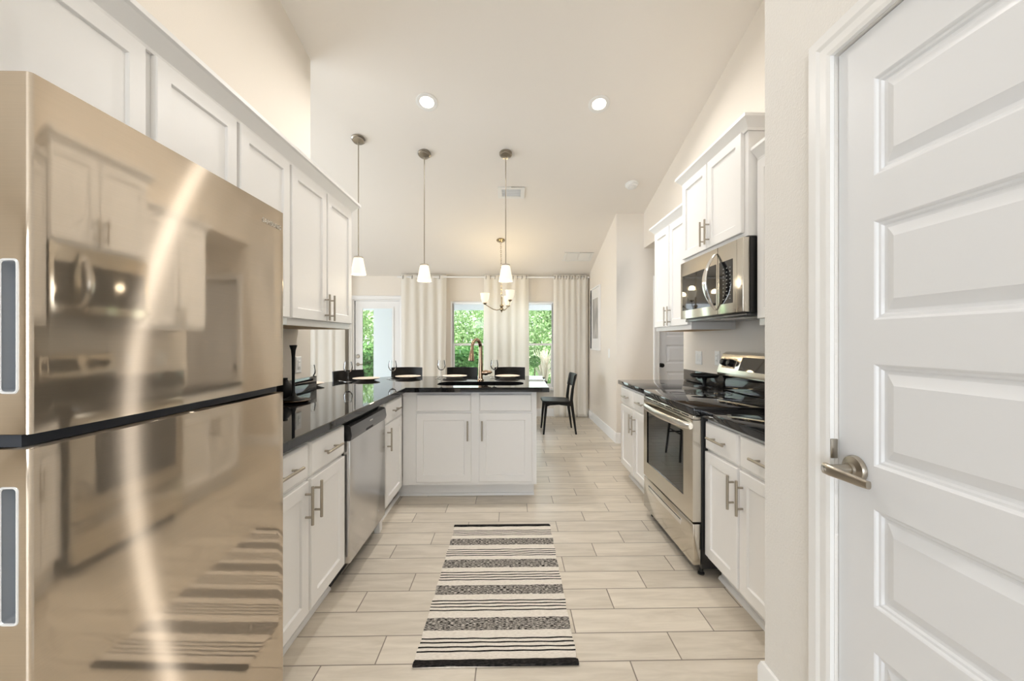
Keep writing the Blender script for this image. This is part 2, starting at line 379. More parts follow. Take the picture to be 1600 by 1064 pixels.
# bar wall under the peninsula's overhang
struct('wall_bar', MB().prism([(-1.14, 3.905), (0.262, 3.905), (0.262, 4.005), (-1.205, 4.005)], 'z', 0, 0.874), wall_m)
struct('wall_bar_corner', MB().prism([(-1.142, 3.905), (-1.207, 4.005), (-1.66, 3.35), (-1.66, 3.10), (-1.56, 3.10), (-1.56, 3.31)], 'z', 0, 0.874), wall_m)

# baseboards, casings, quarter rounds
BB = [(0, 0), (0.014, 0), (0.014, 0.105), (0.008, 0.128), (0, 0.131)]
struct('baseboard_dining', MB().sweep([(1.344, 6.798), (1.344, 4.999), (1.86, 4.999)][::1], [(q, z) for q, z in BB]), trim_m)
struct('baseboard_back', MB().sweep([(-1.80, YB-0.001), (1.329, YB-0.001)], BB), trim_m)
struct('baseboard_pantry', MB().sweep([(0.841, 1.095), (0.841, 1.304), (1.02, 1.304)][::-1], [(0, 0), (0.014, 0), (0.014, 0.205), (0.008, 0.226), (0, 0.229)]), trim_m)
struct('baseboard_bar', MB().sweep([(0.263, 3.90), (0.263, 4.006), (-1.0, 4.006)][::-1], BB), trim_m)
QR = [(0, 0), (0.019, 0), (0.017, 0.008), (0.010, 0.016), (0, 0.019)]
struct('trim_1', MB().sweep([(-0.943, 1.34), (-0.943, 2.09)], QR), trim_m)
struct('trim_2', MB().sweep([(0.205, 3.352), (-0.926, 3.352), (-0.926, 2.755)][::-1], QR), trim_m)
struct('trim_3', MB().sweep([(1.149, 2.145), (1.149, 1.305)], QR), trim_m)
struct('trim_4', MB().sweep([(1.149, 3.775), (1.149, 2.965)], QR), trim_m)
def casing(name, M, u0, u1, v1, wdt=0.07, v0=0.0):
    prof = [(0.0, 0.0), (0.0, 0.011), (0.010, 0.014), (0.030, 0.014), (0.040, 0.018), (wdt-0.006, 0.019), (wdt, 0.012), (wdt, 0.0)]
    rings = []
    for (cu, cv, du, dv) in ((u0, v0, -1, 0), (u0, v1, -1, 1), (u1, v1, 1, 1), (u1, v0, 1, 0)):
        rings.append([M(cu + du*q, cv + dv*q, w) for q, w in prof])
    return struct(name, MB().loops(rings), trim_m, sharp=10)
ML = lambda X: (lambda u, v, w: (X + w, u, v))
MR = lambda X: (lambda u, v, w: (X - w, u, v))
MF = lambda Y: (lambda u, v, w: (u, Y - w, v))
casing('trim_pantry_door', MR(PX-0.001), PD0, PD1, PDZ)
casing('trim_patio_door', MF(YB-0.001), DX0, DX1, DZ, 0.062)
casing('trim_hall_door', MF(4.999), HX0, HX1, HZ, 0.075)

# pantry door: five raised panels
def five_panel(mb, M, u0, u1, v0, v1, pu0, pu1, pvs, t):
    mb.rects(M, u0, u1, v0, v1, [(0, 0), (0, t)], True, False)
    us = [u0, pu0, pu1, u1]; vs = [v0] + [z for p in pvs for z in p] + [v1]
    for i in range(3):
        for j in range(len(vs)-1):
            if i == 1 and j % 2 == 1:
                mb.rects(M, us[i], us[i+1], vs[j], vs[j+1], [(0, t), (0.003, t-0.002), (0.006, t-0.006), (0.011, t-0.007), (0.015, t-0.0115), (0.019, t-0.012), (0.022, t-0.012), (0.044, t-0.003), (0.046, t-0.002)], False, True)
            else:
                mb.face([M(us[i], vs[j], t), M(us[i+1], vs[j], t), M(us[i+1], vs[j+1], t), M(us[i], vs[j+1], t)])
    return mb
pv = [(0.335, 0.563), (0.668, 0.896), (0.996, 1.234), (1.337, 1.568), (1.673, 1.901)]
MP = MR(PX+0.045)
d1 = struct('door_1', five_panel(MB(), MP, PD0+0.004, PD1-0.004, 0.012, PDZ-0.004, 0.375, 0.917, pv, 0.037), door_m, sharp=6)
mb = MB().lathe([(0.033, 0.0), (0.033, 0.004), (0.030, 0.010), (0.016, 0.014), (0.015, 0.020)], (PX+0.0075, 0.965, 0.974), (-1, 0, 0), 28)
mb.lathe([(0.012, 0.018), (0.011, 0.060)], (PX+0.008, 0.965, 0.974), (-1, 0, 0), 20)
h = mb.obj('handle', nickel_m, d1)
mb = MB()
rings = []
for (y, zz, hz, hx, xx) in ((0.982, 0.974, 0.010, 0.007, 0.783), (0.976, 0.974, 0.0135, 0.009, 0.781), (0.955, 0.974, 0.0135, 0.009, 0.779), (0.92, 0.973, 0.0115, 0.008, 0.782), (0.885, 0.970, 0.010, 0.007, 0.789), (0.868, 0.969, 0.009, 0.006, 0.793)):
    rings.append([(xx + hx*math.cos(a)*abs(math.cos(a))**-0.35, y, zz + hz*math.sin(a)*(abs(math.sin(a))+1e-6)**-0.35) for a in [2*PI*(k+0.5)/16 for k in range(16)]])
mb.loops(rings); mb.obj('lever', nickel_m, h)
MB().lathe([(0.0075, 0), (0.0075, 0.002), (0.005, 0.0025)], (0.7715, 0.967, 0.974), (-1, 0, 0), 16).obj('lock_button', chrome_m, h)
MB().box(PX-0.012, PX+0.006, 1.0165, 1.0195, 0.985, 1.035, 0.001).obj('latch_plate', nickel_m, d1)
# hall door
d2 = struct('door_2', five_panel(MB(), MF(5.10), HX0+0.004, HX1-0.004, 0.012, HZ-0.004, HX0+0.11, HX1-0.11, pv, 0.037), door_m, sharp=6)
MB().lathe([(0.027, 0), (0.027, 0.006), (0.011, 0.010), (0.011, 0.03), (0.025, 0.04), (0.027, 0.052), (0.018, 0.063)], (HX0+0.045, 5.063, 0.975), (0, -1, 0), 20).obj('knob', blackm_m, d2)

# glazed patio door
mb = MB(); M = MF(YB+0.075)
def frame_panel(mb, M, u0, u1, v0, v1, gu0, gu1, gv0, gv1, t):
    for a, b, c, d in ((u0, gu0, v0, v1), (gu1, u1, v0, v1), (gu0, gu1, v0, gv0), (gu0, gu1, gv1, v1)):
        p, q = M(a, c, 0), M(b, d, t)
        mb.box(min(p[0], q[0]), max(p[0], q[0]), min(p[1], q[1]), max(p[1], q[1]), min(p[2], q[2]), max(p[2], q[2]))
    return mb
frame_panel(mb, M, DX0+0.03, DX1-0.03, 0.02, DZ-0.025, -2.50, -1.975, 0.26, 1.845, 0.044)
d3 = struct('door_3', mb, trim_m)
mb = MB(); frame_panel(mb, MF(YB+0.031), -2.515, -1.96, 0.245, 1.86, -2.484, -1.988, 0.275, 1.83, 0.012); mb.obj('glass_bead', trim_m, d3)
MB().box(-2.498, -1.977, YB+0.05, YB+0.056, 0.262, 1.843).obj('pane', pane_m, d3)
mb = MB(); frame_panel(mb, MF(YB+0.11), DX0+0.002, DX1-0.002, 0.0, DZ-0.002, DX0+0.027, DX1-0.027, 0.018, DZ-0.022, 0.10); mb.obj('jamb', trim_m, d3)
MB().lathe([(0.030, 0), (0.030, 0.012), (0.024, 0.018)], (-2.566, YB+0.030, 1.02), (0, -1, 0), 20).obj('deadbolt', nickel_m, d3)
mb = MB().lathe([(0.030, 0), (0.030, 0.008), (0.012, 0.014), (0.011, 0.05)], (-2.566, YB+0.030, 0.885), (0, -1, 0), 20)
mb.tube([(-2.566, YB-0.018, 0.885), (-2.53, YB-0.022, 0.885), (-2.47, YB-0.018, 0.884)], [0.011, 0.010, 0.008]); mb.obj('handle', nickel_m, d3)

# twin single hung window
def hung(n, x0, x1):
    mb = MB(); frame_panel(mb, MF(YB+0.10), x0, x1, WZ0+0.002, WZ1-0.002, x0+0.034, x1-0.034, WZ0+0.036, WZ1-0.032, 0.09)
    w = struct('window_%d' % n, mb, trim_m)
    zm = 1.222
    mb = MB(); frame_panel(mb, MF(YB+0.055), x0+0.036, x1-0.036, WZ0+0.038, zm+0.018, x0+0.066, x1-0.066, WZ0+0.085, zm-0.017, 0.028); mb.obj('lower_sash', trim_m, w)
    mb = MB(); frame_panel(mb, MF(YB+0.090), x0+0.036, x1-0.036, zm-0.018, WZ1-0.034, x0+0.050, x1-0.050, zm+0.016, WZ1-0.050, 0.028); mb.obj('upper_sash', trim_m, w)
    mb = MB().box(x0+0.067, x1-0.067, YB+0.038, YB+0.043, WZ0+0.086, zm-0.018); mb.obj('lower_pane', pane_m, w)
    mb = MB().box(x0+0.051, x1-0.051, YB+0.073, YB+0.078, zm+0.017, WZ1-0.051); mb.obj('upper_pane', pane_m, w)
hung(1, WX0+0.002, -0.125); hung(2, -0.10, WX1-0.002)
struct('trim_window_mullion', MB().box(-0.124, -0.101, YB+0.005, YB+0.11, WZ0+0.002, WZ1-0.002), trim_m)
struct('trim_window_sill', MB().box(WX0-0.05, WX1+0.05, YB-0.03, YB+0.008, WZ0-0.022, WZ0, 0.004), trim_m)
# glass of the rear and living room openings (behind the photographer, seen only in reflections)
mb = MB(); frame_panel(mb, MF(-4.29), RW[0]+0.002, RW[1]-0.002, RW[2]+0.002, RW[3]-0.002, RW[0]+0.06, RW[1]-0.06, RW[2]+0.06, RW[3]-0.06, 0.08)
mb.box(-1.69, -1.61, -4.37, -4.29, RW[2]+0.06, RW[3]-0.06)
w3 = struct('window_3', mb, trim_m); MB().box(RW[0]+0.061, RW[1]-0.061, -4.34, -4.335, RW[2]+0.061, RW[3]-0.061).obj('pane', pane_m, w3)
mb = MB(); frame_panel(mb, lambda u, v, w: (-5.29+w, u, v), LW[0]+0.002, LW[1]-0.002, LW[2]+0.002, LW[3]-0.002, LW[0]+0.06, LW[1]-0.06, LW[2]+0.06, LW[3]-0.06, 0.08)
w4 = struct('window_4', mb, trim_m); MB().box(-5.26, -5.255, LW[0]+0.061, LW[1]-0.061, LW[2]+0.061, LW[3]-0.061).obj('pane', pane_m, w4)

# ---------------------------------------------------------------- cabinets
def shaker(mb, M, u0, u1, v0, v1, t=0.02, fw=0.055):
    return mb.rects(M, u0, u1, v0, v1, [(0, 0), (0, t-0.003), (0.003, t), (fw, t), (fw+0.002, t-0.002), (fw+0.005, t-0.009)])
def slab_front(mb, M, u0, u1, v0, v1, t=0.02):
    return mb.rects(M, u0, u1, v0, v1, [(0, 0), (0, t-0.007), (0.006, t-0.002), (0.010, t)])
def pull(M, u, v, w, vert, parent, ln=0.16):
    h = ln/2; g = 0.048
    P = (lambda k, ww: M(u, v+k, ww)) if vert else (lambda k, ww: M(u+k, v, ww))
    mb = MB().tube([P(-h, w+0.030), P(h, w+0.030)], 0.0062, 12)
    for k in (-g, g): mb.tube([P(k, w), P(k, w+0.030)], 0.0048, 10)
    return mb.obj('handle', nickel_m, parent)
def add_door(M, u0, u1, v0, v1, root, pu=None, pv=None):
    d = shaker(MB(), M, u0, u1, v0, v1).obj('door', cab_m, root, sharp=10)
    if pu is not None: pull(M, pu, pv, 0.0195, True, d)
    return d
def add_drawer(M, u0, u1, v0, v1, root, handle=True):
    d = slab_front(MB(), M, u0, u1, v0, v1).obj('drawer', cab_m, root, sharp=10)
    if handle: pull(M, (u0+u1)/2, (v0+v1)/2, 0.0195, False, d)
    return d

# left run of base cabinets (face at X=-0.87)
FL = -0.87; MLF = ML(FL+0.001)
def base_left(label, y0, y1, doors, toe=True):
    c = thing('base_cabinet', label, 'cabinet', (-1.2, (y0+y1)/2, 0), 'base cabinets')
    MB().box(-1.518, FL, y0, y1, 0.112, 0.874, 0.001).obj('carcass', cab_m, c)
    MB().box(-1.50, -0.944, y0+0.001, y1-0.001, 0.0, 0.1115).obj('toe_kick', cab_m, c)
    for (a, b, pu) in doors:
        add_drawer(MLF, a, b, 0.709, 0.853, c)
        add_door(MLF, a, b, 0.135, 0.694, c, pu, 0.60)
    return c
base_left('white two-door base cabinet between the steel refrigerator and the dishwasher', 1.335, 2.092, [(1.352, 1.711, 1.682), (1.731, 2.080, 1.762)])
base_left('narrow white one-door base cabinet in the corner right of the dishwasher', 2.752, 3.262, [(2.772, 3.178, 2.80)])
# peninsula sink base (face at Y=3.27)
c = thing('sink_base_cabinet', 'white sink base cabinet of the peninsula with two blank drawer fronts, under the sink', 'cabinet', (-0.3, 3.5, 0), 'base cabinets')
mb = MB()
for b in ((-0.868, 0.222, 3.272, 3.292, 0.112, 0.874), (-0.868, -0.850, 3.292, 3.888, 0.112, 0.874), (0.204, 0.222, 3.292, 3.888, 0.112, 0.874), (-0.85, 0.204, 3.292, 3.888, 0.112, 0.13), (-0.85, 0.204, 3.872, 3.888, 0.13, 0.874)): mb.box(*b)
mb.obj('carcass', cab_m, c)
MB().box(-0.925, 0.205, 3.353, 3.885, 0.0, 0.1115).obj('toe_kick', cab_m, c)
MPF = MF(3.271)
for (a, b, pu) in ((-0.755, -0.311, -0.338), (-0.247, 0.182, -0.222)):
    add_drawer(MPF, a, b, 0.713, 0.853, c, False)
    add_door(MPF, a, b, 0.141, 0.698, c, pu, 0.56)

# right run of base cabinets (face at X=1.07)
FR = 1.075; MRF = MR(FR-0.001)
def base_right(label, y0, y1, doors):
    c = thing('base_cabinet', label, 'cabinet', (1.38, (y0+y1)/2, 0), 'base cabinets')
    MB().box(FR, 1.688, y0, y1, 0.112, 0.874, 0.001).obj('carcass', cab_m, c)
    MB().box(1.150, 1.68, y0+0.001, y1-0.001, 0.0, 0.1115).obj('toe_kick', cab_m, c)
    for (a, b, pu) in doors:
        add_drawer(MRF, a, b, 0.709, 0.853, c)
        add_door(MRF, a, b, 0.135, 0.694, c, pu, 0.575)
base_right('white two-door base cabinet right of the range, against the pantry wall', 1.318, 2.148, [(1.835, 2.138, 1.862), (1.42, 1.815, 1.788)])
base_right('white two-door base cabinet beyond the range, at the far end of the right-hand run', 2.965, 3.785, [(3.385, 3.765, 3.415), (2.985, 3.365, 3.335)])

# worktops
CZ0, CZ1 = 0.8765, 0.914
outer = [(-0.825, 1.335), (-0.825, 3.190), (0.318, 3.190), (0.336, 4.21), (-1.24, 4.21), (-1.93, 3.22), (-1.93, 3.092), (-1.519, 3.092), (-1.519, 1.335)]
hole = rrect(-0.622, 0.122, 3.335, 3.665, 0.12, 8)
mb = MB(); e = 0.003
def inset(poly, d):
    n = len(poly); out = []
    for i in range(n):
        p0, p1, p2 = Vector(poly[i-1]), Vector(poly[i]), Vector(poly[(i+1) % n])
        a, b = (p1-p0).normalized(), (p2-p1).normalized()
        na, nb = Vector((a.y, -a.x)), Vector((b.y, -b.x)); o = na+nb; o = o/max(0.3, o.dot(na))
        out.append((p1.x - o.x*d, p1.y - o.y*d))
    return out
area = sum(outer[i-1][0]*outer[i][1]-outer[i][0]*outer[i-1][1] for i in range(len(outer)))
if area < 0: outer = outer[::-1]
oi = inset(outer, e)
mb.holed([(x, y, CZ1) for x, y in oi], [(x, y, CZ1) for x, y in hole])
mb.holed([(x, y, CZ0) for x, y in outer], [(x, y, CZ0) for x, y in hole])
mb.loops([[(x, y, CZ0) for x, y in outer], [(x, y, CZ1-e) for x, y in outer], [(x, y, CZ1) for x, y in oi]], False, False)
mb.loops([[(x, y, CZ0) for x, y in hole], [(x, y, CZ1) for x, y in hole]], False, False)
tag(mb.obj('countertop', granite_m), 'polished black granite countertop running along the left wall and across the peninsula', 'countertop')
tag(MB().box(-1.518, -1.498, 1.34, 3.14, 0.9145, 1.016, 0.002).obj('backsplash', granite_m), 'low black granite backsplash strip along the left wall', 'backsplash')
tag(MB().box(1.036, 1.689, 1.306, 2.149, CZ0, CZ1, 0.003).obj('countertop', granite_m), 'polished black granite countertop between the range and the pantry wall', 'countertop')
tag(MB().box(1.036, 1.689, 2.964, 3.80, CZ0, CZ1, 0.003).obj('countertop', granite_m), 'polished black granite countertop beyond the range, under the black dish', 'countertop')
tag(MB().box(1.668, 1.688, 2.97, 3.80, 0.9145, 1.016, 0.002).obj('backsplash', granite_m), 'low black granite backsplash strip on the right wall beyond the range', 'backsplash')
tag(MB().box(1.668, 1.688, 1.31, 2.14, 0.9145, 1.016, 0.002).obj('backsplash', granite_m), 'low black granite backsplash strip on the right wall beside the pantry', 'backsplash')

# sink and tap
s = thing('sink', 'black composite sink set into the peninsula countertop', 'sink', (-0.25, 3.57, 0.70))
hb = lambda d, r: rrect(-0.622-d, 0.122+d, 3.335-d, 3.665+d, r+0.02, 8)
mb = MB()
mb.loops([[(x, y, 0.8755) for x, y in hb(0.02, 0.12)], [(x, y, 0.8755) for x, y in hb(0.003, 0.10)], [(x, y, 0.72) for x, y in hb(-0.006, 0.09)], [(x, y, 0.70) for x, y in hb(-0.03, 0.07)]], False, True)
mb.loops([[(x, y, 0.8755) for x, y in hb(0.02, 0.12)], [(x, y, 0.69) for x, y in hb(0.02, 0.12)]], False, True)
mb.obj('basin', sink_m, s)
MB().box(-0.265, -0.235, 3.333, 3.667, 0.701, 0.80, 0.01).obj('divider', sink_m, s)
for x in (-0.44, -0.06): MB().lathe([(0.045, 0), (0.045, 0.003), (0.03, 0.004), (0.028, 0.002)], (x, 3.50, 0.701), seg=24).obj('drain', chrome_m, s)
fx, fy = -0.272, 3.775
f = thing('faucet', 'bronze gooseneck pull-down faucet standing behind the sink', 'faucet', (fx, fy, 0.9145))
MB().lathe([(0.032, 0), (0.032, 0.006), (0.025, 0.014), (0.0225, 0.05), (0.0225, 0.12), (0.0205, 0.16), (0.019, 0.20)], (fx, fy, 0.9145)).obj('base', copper_m, f)
path = [(fx, fy, 1.10), (fx, fy, 1.22)] + [(fx - 0.033*(1-math.cos(a)), fy - 0.075*(1-math.cos(a)), 1.22 + 0.075*math.sin(a)) for a in [PI*k/12 for k in range(1, 12)]] + [(fx-0.066, fy-0.150, 1.215)]
MB().tube(path, [0.019, 0.018] + [0.0175 - 0.0003*k for k in range(len(path)-2)], 14).obj('spout', copper_m, f)
MB().lathe([(0.0155, 0.0), (0.0155, 0.02), (0.0175, 0.03), (0.0275, 0.105), (0.0275, 0.112)], (fx-0.066, fy-0.150, 1.217), (-0.06, -0.12, -1), 20).obj('spray_head', copper_m, f)
MB().lathe([(0.020, 0.0), (0.0195, 0.112)][:1] + [(0.020, 0.003)], (fx-0.0729, fy-0.1635, 1.1045), (-0.06, -0.12, -1), 20).obj('spray_nozzle', blackp_m, f)
MB().tube([(fx+0.012, fy, 0.985), (fx+0.035, fy, 0.985), (fx+0.038, fy, 0.985), (fx+0.062, fy, 0.987), (fx+0.068, fy, 0.988), (fx+0.095, fy-0.004, 0.990), (fx+0.108, fy-0.006, 0.991)], [0.021, 0.022, 0.026, 0.025, 0.019, 0.014, 0.006], 16).obj('handle', copper_m, f)

# upper cabinets, left (face X=-1.155)
UL = -1.155; MUL = ML(UL+0.001)
def upper(label, x0, x1, y0, y1, z0, z1, M, doors, right=False, pz=None, crown=None, box_m=cab_m):
    c = thing('wall_cabinet', label, 'cabinet', ((x0+x1)/2, (y0+y1)/2, z0), 'wall cabinets')
    MB().box(x0, x1, y0, y1, z0, z1, 0.001).obj('carcass', cab_m, c)
    MB().box(x0+0.02, x1-0.02, y0+0.02, y1-0.02, z0-0.002, z0-0.0005).obj('underside', oak_m, c)
    for a, b, v0, v1, pu in doors:
        add_door(M, a, b, v0, v1, c, pu, v0 + 0.085 if pz is None else pz)
    if crown:
        path, zc0 = crown
        CR = [(0, zc0), (0.010, zc0), (0.013, zc0+0.012), (0.022, zc0+0.026), (0.042, zc0+0.05), (0.049, zc0+0.056), (0.049, zc0+0.072), (0.0, zc0+0.072)]
        MB().sweep(path, CR).obj('crown_molding', cab_m, c, sharp=12)
    return c
upper('white wall cabinet above the refrigerator', -1.518, UL, 0.40, 1.289, 1.79, 2.235, MUL, [(0.842, 1.272, 1.80, 2.205, 0.874), (0.412, 0.836, 1.80, 2.205, 0.805)], pz=2.01)
upper('tall white two-door wall cabinet whose lower half is hidden behind the refrigerator', -1.518, UL, 1.291, 2.099, 1.370, 2.235, MUL, [(1.309, 1.689, 1.407, 2.207, 1.665), (1.712, 2.090, 1.407, 2.207, 1.738)])
upper('white two-door wall cabinet with two bar handles at the far end of the left run', -1.518, UL, 2.101, 2.910, 1.370, 2.235, MUL, [(2.113, 2.506, 1.407, 2.207, 2.482), (2.523, 2.900, 1.407, 2.207, 2.550)])
CRL = [(0, 2.208), (0.010, 2.208), (0.013, 2.219), (0.024, 2.232), (0.050, 2.262), (0.060, 2.268), (0.060, 2.285), (0.0, 2.285)]
tag(MB().sweep([(-1.154, 0.40), (-1.154, 2.911), (-1.519, 2.911)], CRL).obj('crown_molding', cab_m, sharp=12), 'white crown molding along the top of the left wall cabinets', 'molding')

# upper cabinets, right
MU1 = MR(1.299); MU2 = MR(1.354)
upper('tall white wall cabinet above the microwave', 1.30, 1.688, 2.152, 2.950, 1.862, 2.455, MU1, [(2.187, 2.567, 1.885, 2.440, 2.540), (2.575, 2.938, 1.885, 2.440, 2.602)],
      crown=([(1.688, 2.951), (1.299, 2.951), (1.299, 2.151), (1.688, 2.151)], 2.43), pz=1.985)
upper('white two-door wall cabinet left of the microwave, lower than its neighbour', 1.355, 1.688, 2.953, 3.665, 1.372, 2.27, MU2, [(2.970, 3.318, 1.407, 2.255, 3.292), (3.332, 3.655, 1.407, 2.255, 3.358)],
      crown=([(1.688, 3.666), (1.354, 3.666), (1.354, 2.9545)], 2.258))
upper('white wall cabinet right of the microwave, mostly hidden by the pantry wall', 1.355, 1.688, 1.306, 2.142, 1.372, 2.27, MU2, [(1.725, 2.130, 1.407, 2.255, 1.75), (1.32, 1.715, 1.407, 2.255, 1.69)],
      crown=([(1.354, 2.14), (1.354, 1.31)], 2.258))

# ---------------------------------------------------------------- refrigerator
fr = thing('refrigerator', 'stainless steel top-freezer refrigerator with side grip recesses', 'refrigerator', (-1.1, 0.93, 0))
MB().box(-1.47, -0.785, 0.604, 1.256, 0.03, 1.672, 0.006).obj('cabinet_body', panel_grey_m, fr)
MB().box(-1.40, -0.80, 0.62, 1.24, 0.0, 0.03).obj('base_feet', blackp_m, fr)
MB().box(-0.788, -0.722, 0.606, 1.254, 1.131, 1.149).obj('door_gap', gasket_m, fr)
def fridge_door(z0, z1, hz0, hz1):
    y0, y1, xb, xf = 0.600, 1.260, -0.783, -0.700
    r = 0.006; n = 6
    prof = [(xb, y1)]
    far = [(xf - 0.003 - r*(1-math.sin(PI/2*k/n)), y1 - r*(1-math.cos(PI/2*k/n))) for k in range(n+1)]
    prof += far
    m = 24
    for k in range(1, m):
        t = k/m; y = (y1-r) + ((y0+r)-(y1-r))*t
        prof.append((xf - 0.003*(2*t-1)**2, y))
    near = [(xf - 0.003 - r*(1-math.cos(PI/2*k/n)), y0 + r*(1-math.sin(PI/2*k/n))) for k in range(n+1)]
    prof += near
    mb = MB()
    A = [(x, y, z0) for x, y in prof] + [(xb, y0, z0)]; B = [(x, y, z1) for x, y in prof] + [(xb, y0, z1)]
    for P in (A, B): mb.face(P)
    N = len(A)
    for i in range(N):
        j = (i+1) % N
        if A[i][:2] == (near[-1][0], near[-1][1]) : continue
        mb.face((A[i], A[j], B[j], B[i]))
    xs = near[-1][0]
    hole = [(x, y0, z) for x, z in rrect(-0.7465, -0.7205, hz0, hz1, 0.006, 4)]
    mb.holed([(xb, y0, z0), (xs, y0, z0), (xs, y0, z1), (xb, y0, z1)], hole)
    d = mb.obj('door', fridge_m, fr, sharp=40)
    mb = MB()
    ring = lambda dd, yy: [(x, yy, z) for x, z in rrect(-0.7465+dd, -0.7205-dd, hz0+dd, hz1-dd, 0.006-dd*0.5, 4)]
    mb.loops([ring(-0.0015, y0-0.0002), ring(-0.0005, y0-0.0015), ring(0.001, y0-0.0015), ring(0.0022, y0+0.0005)], False, False); mb.obj('grip_rim', rimgrey_m, d)
    mb = MB(); mb.loops([ring(0.0005, y0+0.0002), ring(0.0015, y0+0.025), ring(0.002, y0+0.04)], False, True); mb.obj('grip_recess', grip_m, d)
    return d
df = fridge_door(1.151, 1.684, 1.212, 1.408)
fridge_door(0.06, 1.129, 0.872, 1.073)
cu = bpy.data.curves.new('lettering', 'FONT'); cu.body = 'SAMSUNG'; cu.size = 0.0185; cu.extrude = 0.0008; cu.space_character = 1.15
tf = bpy.data.objects.new('lettering_curve', cu); COL.objects.link(tf)
t = bpy.data.objects.new('lettering', bpy.data.meshes.new_from_object(tf)); COL.objects.link(t); t.data.materials.append(letter_m); t.parent = df
bpy.data.objects.remove(tf)
t.matrix_local = Matrix.Translation(Vector((-0.7008, 1.148, 1.6265)) - Vector(fr.location)) @ Matrix(((0, 0, 1, 0), (1, 0, 0, 0), (0, 1, 0, 0), (0, 0, 0, 1)))
t['label'] = 'small silver brand lettering on the freezer door'

# ---------------------------------------------------------------- dishwasher
dw = thing('dishwasher', 'stainless steel dishwasher with dark control strip under the left countertop', 'dishwasher', (-1.15, 2.42, 0))
DY0, DY1 = 2.098, 2.690
MB().box(-1.45, -0.874, DY0+0.002, DY1-0.002, 0.11, 0.862, 0.002).obj('tub_body', blackp_m, dw)
MB().box(-1.44, -0.935, DY0+0.01, DY1-0.01, 0.0, 0.109).obj('toe_panel', blackp_m, dw)
MB().box(-0.872, -0.832, DY0+0.004, DY1, 0.125, 0.765, 0.003).obj('door', dw_m, dw)
cp = MB().prism([(-0.872, 0.768), (-0.829, 0.768), (-0.822, 0.79), (-0.829, 0.838), (-0.842, 0.845), (-0.872, 0.848)], 'y', DY0+0.004, DY1).obj('control_panel', panel_grey_m, dw)
MB().prism([(-0.8715, 0.766), (-0.8275, 0.766), (-0.8205, 0.79), (-0.8275, 0.839), (-0.842, 0.8465), (-0.8715, 0.849)], 'y', DY0+0.0005, DY0+0.004).obj('end_cap', blackp_m, dw)
MB().prism([(-0.8265, 0.770), (-0.8243, 0.770), (-0.8213, 0.7815), (-0.8238, 0.7815)], 'y', 2.33, 2.43).obj('latch_slot', dark_m, cp)
MB().prism([(-0.8269, 0.812), (-0.8250, 0.812), (-0.8261, 0.819), (-0.8280, 0.819)], 'y', 2.385, 2.435).obj('logo_print', key_m, cp)
MB().box(-0.90, -0.873, DY0+0.002, DY1-0.002, 0.863, 0.8755).obj('top_gap', dark_m, dw)
struct('trim_5', MB().box(-0.905, -0.869, 2.694, 2.750, 0.0, 0.874), cab_m)

# ---------------------------------------------------------------- range
RY0, RY1 = 2.153, 2.960
rg = thing('range', 'stainless steel electric range with black glass cooktop on the right', 'range', (1.35, 2.55, 0))
MB().box(1.045, 1.68, RY0+0.002, RY1-0.002, 0.045, 0.8815, 0.003).obj('body', blackp_m, rg)
for x in (1.06, 1.62):
    for y in (RY0+0.04, RY1-0.04): MB().lathe([(0.018, 0), (0.018, 0.008), (0.011, 0.012), (0.011, 0.046)], (x, y, 0.0), seg=14).obj('foot', blackp_m, rg)
ck = MB().box(1.000, 1.60, RY0, RY1, 0.882, 0.924, 0.005, 3).obj('cooktop', blackg_m, rg)
for (x, y, r) in ((1.17, 2.36, 0.11), (1.17, 2.76, 0.085), (1.43, 2.36, 0.085), (1.43, 2.76, 0.11)):
    for rr in (r, r*0.62): MB().lathe([(rr-0.003, 0), (rr-0.003, 0.0004), (rr, 0.0004), (rr, 0)], (x, y, 0.9242), seg=48, caps=False).obj('burner_ring', burner_m, ck)
# front: vent strip, oven door with window, storage drawer
MRG = MR(1.043)
mb = MB()
mb.box(1.000, 1.043, RY0+0.004, RY1-0.004, 0.857, 0.880, 0.004); vs_ = mb.obj('vent_strip', steel_m, rg)
for k in range(6):
    a = RY0 + 0.06 + k*0.118; MB().box(0.9990, 1.0015, a, a+0.09, 0.866, 0.873).obj('vent_slot', dark_m, vs_)
mb = MB(); frame_panel(mb, MRG, RY0+0.006, RY1-0.006, 0.300, 0.854, RY0+0.125, RY1-0.075, 0.405, 0.775, 0.045)
od = mb.obj('oven_door', steel_m, rg)
MB().box(1.0035, 1.03, RY0+0.124, RY1-0.074, 0.404, 0.776).obj('oven_window', blackg_m, od)
mb = MB(); nn = 18; rings = []
for k in range(nn+1):
    t_ = k/nn; y = RY0+0.03 + (RY1-RY0-0.06)*t_; bow = 0.045*math.sin(PI*t_)**0.6
    w = 0.019 + 0.004*math.sin(PI*t_)
    rings.append([(0.996 - bow + 0.010*math.cos(a), y, 0.818 + w*math.sin(a)) for a in [2*PI*j/14 for j in range(14)]])
mb.loops(rings); mb.obj('handle', mat('oven_handle_steel', (0.68, 0.65, 0.60), 0.22, 1.0), od)
dr = MB().box(1.000, 1.043, RY0+0.006, RY1-0.006, 0.065, 0.288, 0.004).obj('storage_drawer', steel_m, rg)
MB().box(0.9985, 1.002, RY0+0.16, RY1-0.10, 0.215, 0.250, 0.003).obj('drawer_grip', chrome_m, dr)
MB().box(0.9975, 0.9990, RY0+0.165, RY1-0.105, 0.243, 0.2475).obj('grip_shadow_gap', dark_m, dr)
